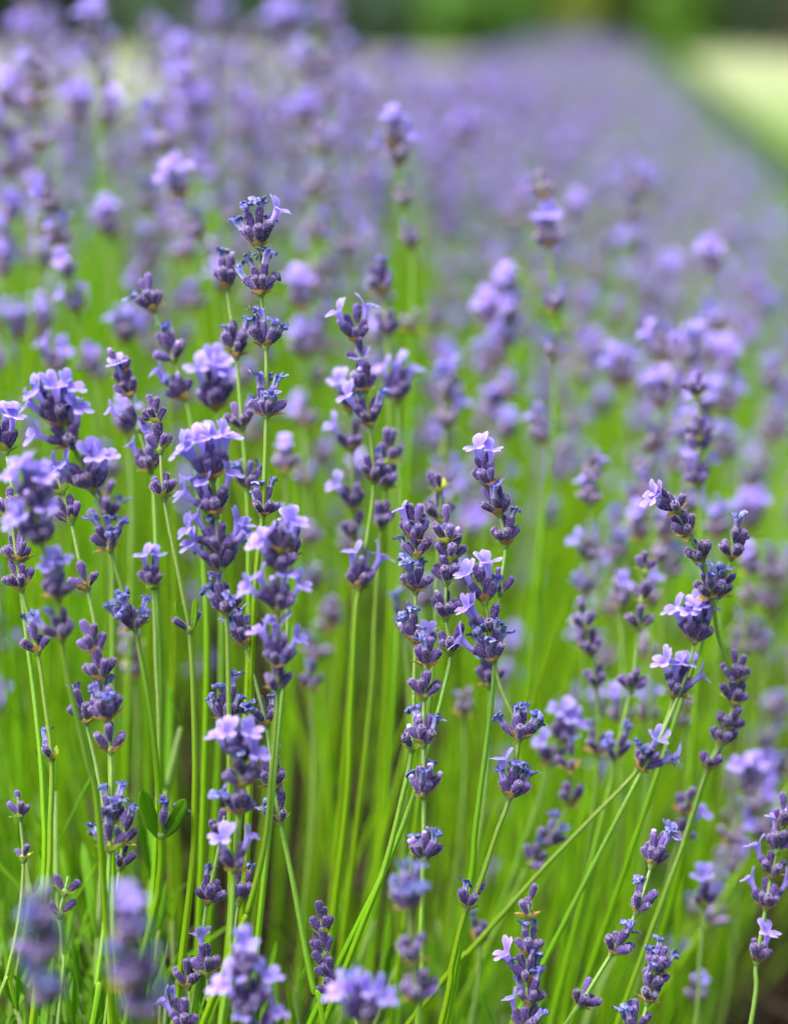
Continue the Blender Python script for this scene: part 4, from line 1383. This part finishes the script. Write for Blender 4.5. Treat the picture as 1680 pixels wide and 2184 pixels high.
def relation(px, py):
    """how a thing at (px, py) lies to the nearest stalk that has a description of its own"""
    n_, lx, ly = min(LANDMARKS, key=lambda m_: (m_[1] - px) ** 2 + (m_[2] - py) ** 2)
    dx, dy = px - lx, py - ly
    if abs(dx) > 2.2 * abs(dy): w_ = 'on the lawn side of' if dx > 0 else 'on the bush side of'
    elif abs(dy) > 2.2 * abs(dx): w_ = 'straight above' if dy < 0 else 'straight below'
    else: w_ = ('above' if dy < 0 else 'below') + ' and ' + ('lawnward of' if dx > 0 else 'bushward of')
    if len((w_ + n_).split()) > 8: w_ = 'near'
    return w_ + ' the ' + n_


ind, rest = [], []
for s in spots:
    ok, px, py = in_view(Vector((s[1], s[0], s[3])))
    if ok and len(ind) < N_IND: ind.append((s, px, py))
    else: rest.append(s)
for s, px, py in ind:
    k = rng.randrange(len(PROTO))
    base, rot, sc = place(s, rng)
    o = link('lavender_stalk', None)
    o.matrix_world = M4(rot, base, sc)
    tag(o, 'blurred %s stalk %s' % (KINDS[k], relation(px, py)), 'lavender', 'lavender stalks of the row')
    link('stem', PST[k], o)
    for M, me in PWH[k]:
        link('whorl', me, o, M)


# ------------------------------------------------------------------ uncountable far stalks and undergrowth
def scatter(name, label, sources, inst):
    """one object: points carrying turned, scaled copies of the source meshes"""
    col = bpy.data.collections.new(name + '_pieces')
    for i, me in enumerate(sources):
        col.objects.link(bpy.data.objects.new('%s_piece_%03d' % (name, i), me))
    me = bpy.data.meshes.new(name)
    me.from_pydata([tuple(p) for p, r, s, k in inst], [], [])
    a = me.attributes.new('turn', 'FLOAT_VECTOR', 'POINT')
    a.data.foreach_set('vector', [c for p, r, s, k in inst for c in r])
    a = me.attributes.new('size', 'FLOAT', 'POINT')
    a.data.foreach_set('value', [s for p, r, s, k in inst])
    a = me.attributes.new('pick', 'INT', 'POINT')
    a.data.foreach_set('value', [k for p, r, s, k in inst])
    o = link(name, me)
    tag(o, label, None, None, 'stuff')
    ng = bpy.data.node_groups.new(name, 'GeometryNodeTree')
    ng.interface.new_socket('Geometry', in_out='INPUT', socket_type='NodeSocketGeometry')
    ng.interface.new_socket('Geometry', in_out='OUTPUT', socket_type='NodeSocketGeometry')
    N = ng.nodes.new
    gi, go, ip, ci = N('NodeGroupInput'), N('NodeGroupOutput'), N('GeometryNodeInstanceOnPoints'), N('GeometryNodeCollectionInfo')
    ci.inputs['Collection'].default_value = col
    ci.inputs['Separate Children'].default_value = True
    ci.inputs['Reset Children'].default_value = True
    ip.inputs['Pick Instance'].default_value = True

    def na(nm, ty):
        x = N('GeometryNodeInputNamedAttribute')
        x.data_type = ty
        x.inputs['Name'].default_value = nm
        return x.outputs['Attribute']
    Lk = ng.links.new
    Lk(gi.outputs[0], ip.inputs['Points'])
    Lk(ci.outputs[0], ip.inputs['Instance'])
    Lk(na('pick', 'INT'), ip.inputs['Instance Index'])
    er = N('FunctionNodeEulerToRotation')
    Lk(na('turn', 'FLOAT_VECTOR'), er.inputs[0])
    Lk(er.outputs[0], ip.inputs['Rotation'])
    Lk(na('size', 'FLOAT'), ip.inputs['Scale'])
    Lk(ip.outputs[0], go.inputs[0])
    md = o.modifiers.new('scatter', 'NODES')
    md.node_group = ng
    return o


def joined(i):
    g = Geo()
    g.add(PROTO[i][0], Matrix(), {0: 7})
    for M, w_ in PROTO[i][1]:
        g.add(w_, M)
    return g.mesh('far_stalk', LOMATS)


FAR = [joined(i) for i in range(len(PROTO))]
inst = []
for s in rest:
    base, rot, sc = place(s, rng)
    inst.append((base, tuple(rot.to_euler()), sc, rng.randrange(len(FAR))))
scatter('distant_lavender', 'soft purple mass of lavender heads running off along the row', FAR, inst)


def shoot_parts(rng, n=None):
    """leafy shoot: stem up z, narrow leaves in crossed pairs; returns stem geo and leaf placements (metres)"""
    H = rng.uniform(.07, .12)
    bx = rng.uniform(-.02, .02)
    cv = [Vector((bx * (t ** 2), 0, H * t)) for t in (1, .8, .6, .4, .2, 0)]
    st = g_tube(cv, [.0006, .0008, .0009, .001, .0011, .0012], 6, .1)
    Ls = []
    pairs = n or rng.randint(5, 7)
    for i in range(pairs):
        t = 1 - .88 * (i / pairs) ** .8
        p = Vector((bx * t * t, 0, H * t))
        a = i * pi / 2 + rng.uniform(-.3, .3)
        for sgn in (0, pi):
            az = a + sgn + rng.uniform(-.25, .25)
            tilt = R(rng.uniform(8, 20) + 34 * (i / pairs) + rng.uniform(-6, 10))
            dd = Vector((cos(az) * sin(tilt), sin(az) * sin(tilt), cos(tilt)))
            y = Vector((-cos(az) * cos(tilt), -sin(az) * cos(tilt), sin(tilt)))
            rot = Matrix((y.cross(dd), y, dd)).transposed()
            Ls.append((rng.randrange(8), M4(rot, p, rng.uniform(.55, 1.1) * (.6 if i == 0 else 1))))
    return st, Ls


LEAFG = [g_leaf(RNG, RNG.uniform(26, 40), RNG.uniform(1.0, 1.5), 9) for _ in range(8)]
LEAFM = [g.mesh('leaf', [M_LEAF], MM) for g in LEAFG]
SH = [shoot_parts(RNG) for _ in range(8)]
SHST = [s[0].mesh('stem', [M_STEM]) for s in SH]
# shoots seen one by one between the stems
k = 0
for px, py, dd in [(25, 1560, .98), (60, 1640, .95), (140, 1700, .99), (170, 1660, 1.02), (255, 1500, 1.0), (300, 1900, .97), (370, 1840, .95), (385, 1790, 1.0), (240, 1800, 1.02),
                   (20, 2090, .93), (45, 2140, .9), (150, 2000, .94), (190, 2060, .95), (330, 2010, .96), (350, 1960, .98), (420, 1950, 1.0), (300, 2120, .93), (230, 2110, .92), (420, 2110, .95),
                   (650, 1960, 1.0), (700, 1900, 1.03), (760, 1830, 1.05), (830, 2020, 1.0), (850, 2150, .95), (950, 2170, .93), (640, 2120, .96), (720, 2150, .98), (560, 1980, 1.0), (610, 2060, .98),
                   (985, 1900, 1.06), (1060, 2060, 1.02), (1130, 1890, 1.08), (1230, 2000, 1.06), (1290, 1960, 1.05), (1420, 2120, 1.0), (1500, 2090, 1.03), (1330, 1880, 1.1), (500, 2160, .97), (90, 1850, 1.0), (10, 1860, .98),
                   (60, 1990, .92), (110, 2080, .9), (270, 2040, .91), (365, 2090, .92), (320, 1980, .93), (470, 2080, .93), (30, 1740, .95), (200, 1930, .96), (275, 1960, .95), (345, 2160, .89), (160, 2150, .89), (580, 2120, .92), (640, 2040, .95), (610, 2170, .9), (820, 2140, .92), (950, 2100, .96), (1040, 2150, .93), (1180, 2120, .97), (1290, 2130, .98), (1240, 1880, 1.08), (760, 1990, .98), (700, 2020, .97)]:
    i = k % len(SH)
    tip = at(px, py, dd)
    o = link('leafy_shoot', None)
    dr = lean_dir(tip.x - TH * tip.y, rng)
    rot = frame(dr, Vector((cos(a := rng.random() * 6.28), sin(a), 0)))
    sc = rng.uniform(.85, 1.1)
    o.matrix_world = M4(rot, tip - dr * .12 * sc, sc)
    tag(o, 'leafy green shoot without flowers ' + relation(px, py), 'leafy shoot', 'flowerless leafy shoots in the bush')
    link('stem', SHST[i], o)
    for li, M in SH[i][1]:
        link('leaf', LEAFM[li], o, M)
    k += 1


def shoot_joined(i):
    g = Geo()
    S = Matrix.Scale(MM, 4)
    g.add(SH[i][0], Matrix(), {0: 1})
    for li, M in SH[i][1]:
        g.add(LEAFG[li], M @ S, {0: 0})
    return g.mesh('shoot', [M_LEAF, M_STEM])


SHJ = [shoot_joined(i) for i in range(len(SH))]


def gap(x, y):
    return mnoise.noise(Vector((x / (.35 + .6 * y) * 11, y * 1.1, 4.2))) < .10


inst = []
for _ in range(7600):
    y = .62 + 5.4 * rng.random() ** 1.7
    x = rng.uniform(-.135 * y - .18, .135 * y + .12)
    u = x - TH * y
    if u > .30 or u < -1.0: continue
    top = head_height(u, y) - .24 - abs(rng.gauss(0, .05))
    if y < .88: top = min(top, .33)
    if top < .1: continue
    if y < 2.6 and gap(x, y): continue
    dr = lean_dir(u, rng)
    sc = rng.uniform(.9, 1.35)
    rot = frame(dr, Vector((cos(a := rng.random() * 6.28), sin(a), 0)))
    inst.append((Vector((x, y, top)) - dr * .13 * sc, tuple(rot.to_euler()), sc, rng.randrange(len(SHJ))))
for _ in range(2200):
    y = .1 + .72 * rng.random()
    x = rng.uniform(-.45, .3)
    top = min(.40 - .1 * abs(x), .62 - .27 * (1.0 / max(.35, y)) * .55) - .05
    if x - TH * y > .2 or top < .12: continue
    top = min(top, .66 - .36 * y - .05)
    rot = frame(Vector((rng.gauss(0, .2), rng.gauss(-.1, .2), 1)).normalized(), Vector((cos(a := rng.random() * 6.28), sin(a), 0)))
    inst.append((Vector((x, y, max(.02, top - .13 - abs(rng.gauss(0, .03))))), tuple(rot.to_euler()), rng.uniform(.9, 1.3), rng.randrange(len(SHJ))))
for _ in range(2600):
    y = 1.6 + 14 * rng.random() ** 1.3
    u = rng.uniform(.16, .42)
    top = head_height(u, y) - rng.uniform(.0, .16)
    if top < .05: continue
    dr = Vector((rng.uniform(.2, .8), rng.gauss(0, .2), 1)).normalized()
    rot = frame(dr, Vector((cos(a := rng.random() * 6.28), sin(a), 0)))
    inst.append((Vector((u + TH * y, y, top)) - dr * .13, tuple(rot.to_euler()), rng.uniform(1.0, 1.6), rng.randrange(len(SHJ))))
scatter('undergrowth', 'dense narrow lavender leaves filling the bush below the flower stems', SHJ, inst)
# bare flower stems packed between the stalks, deep in the bush
inst = []
for _ in range(1500):
    y = 1.02 + 3.2 * rng.random() ** 1.5
    x = rng.uniform(-.135 * y - .1, .135 * y + .1)
    u = x - TH * y
    if u > .22 or u < -1.0: continue
    if y < 2.4 and gap(x, y): continue
    h = head_height(u, y) - rng.uniform(.07, .2)
    dr = lean_dir(u, rng)
    rot = frame(dr, Vector((cos(a := rng.random() * 6.28), sin(a), 0)))
    k = rng.uniform(.5, .68)
    inst.append((Vector((x, y, h)) - dr * LEN * k, tuple(rot.to_euler()), k, rng.randrange(len(PST))))
THK = []
for st_, w_ in PROTO:
    g = Geo()
    g.add(st_, Matrix())
    g.t = [.75 + .25 * x for x in g.t]
    THK.append(g.mesh('stem', [M_STEM]))
scatter('stem_thicket', 'bright green flower stems packed inside the bush', THK, inst)

# dead grey-brown twigs, added and toned dark to paint shade into the bush
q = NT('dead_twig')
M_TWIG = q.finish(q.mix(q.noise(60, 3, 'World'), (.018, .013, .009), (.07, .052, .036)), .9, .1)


def twig(seed):
    r_ = random.Random(seed)
    g = Geo()
    for _ in range(14):
        a, t = r_.random() * 6.28, R(r_.uniform(5, 70))
        dr = Vector((cos(a) * sin(t), sin(a) * sin(t), cos(t)))
        L = r_.uniform(.03, .09)
        b = Vector((r_.uniform(-.02, .02), r_.uniform(-.02, .02), r_.uniform(0, .06)))
        c = b + dr * L * .55 + Vector((r_.uniform(-.012, .012), r_.uniform(-.012, .012), 0))
        g.add(g_tube([b, c, b + dr * L], [.0011, .0008, .0004], 5, 0), Matrix())
    for _ in range(26):
        a, t = r_.random() * 6.28, R(r_.uniform(10, 110))
        m = frame(Vector((cos(a) * sin(t), sin(a) * sin(t), cos(t))), Vector((r_.random(), r_.random(), 1)))
        p = Vector((r_.uniform(-.05, .05), r_.uniform(-.05, .05), r_.uniform(0, .13)))
        g.add(g_leaf(r_, r_.uniform(16, 30), 1.4, 5), M4(m, p, MM))
    return g.mesh('twig', [M_TWIG])


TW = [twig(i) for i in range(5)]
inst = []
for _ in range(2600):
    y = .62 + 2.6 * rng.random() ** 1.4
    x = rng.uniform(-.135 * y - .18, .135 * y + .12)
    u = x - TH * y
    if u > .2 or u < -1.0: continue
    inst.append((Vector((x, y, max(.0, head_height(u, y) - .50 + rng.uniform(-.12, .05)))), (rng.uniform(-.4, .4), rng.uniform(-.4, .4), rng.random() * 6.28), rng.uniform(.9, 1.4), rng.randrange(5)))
scatter('dead_twigs', 'dead twigs and dry leaves, toned dark for the shade inside the bush', TW, inst)


# things that would share a description: tell them apart by which stands higher in its little cluster
inv = CAMM.inverted()
same = {}
for o in COL.objects:
    if o.parent is None and 'label' in o and o.get('category') in ('lavender', 'leafy shoot'):
        same.setdefault(o['label'], []).append(o)
for lb, os_ in same.items():
    if len(os_) < 2: continue
    def height(o):
        c = inv @ (o.matrix_world @ Vector((0, 0, LEN)))
        return c.y / c.z
    os_.sort(key=height)
    names = {2: ['upper of two', 'lower of two'], 3: ['uppermost of three', 'middle of three', 'lowest of three'],
             4: ['uppermost of four', 'second from top of four', 'third from top of four', 'lowest of four']}.get(len(os_), [])
    for o, nm in zip(os_, names):
        words = lb.split()
        if len(words) + len(nm.split()) > 16: words.remove('blurred') if 'blurred' in words else None
        new = ' '.join(words) + ', ' + nm
        if len(new.split()) <= 16: o['label'] = new
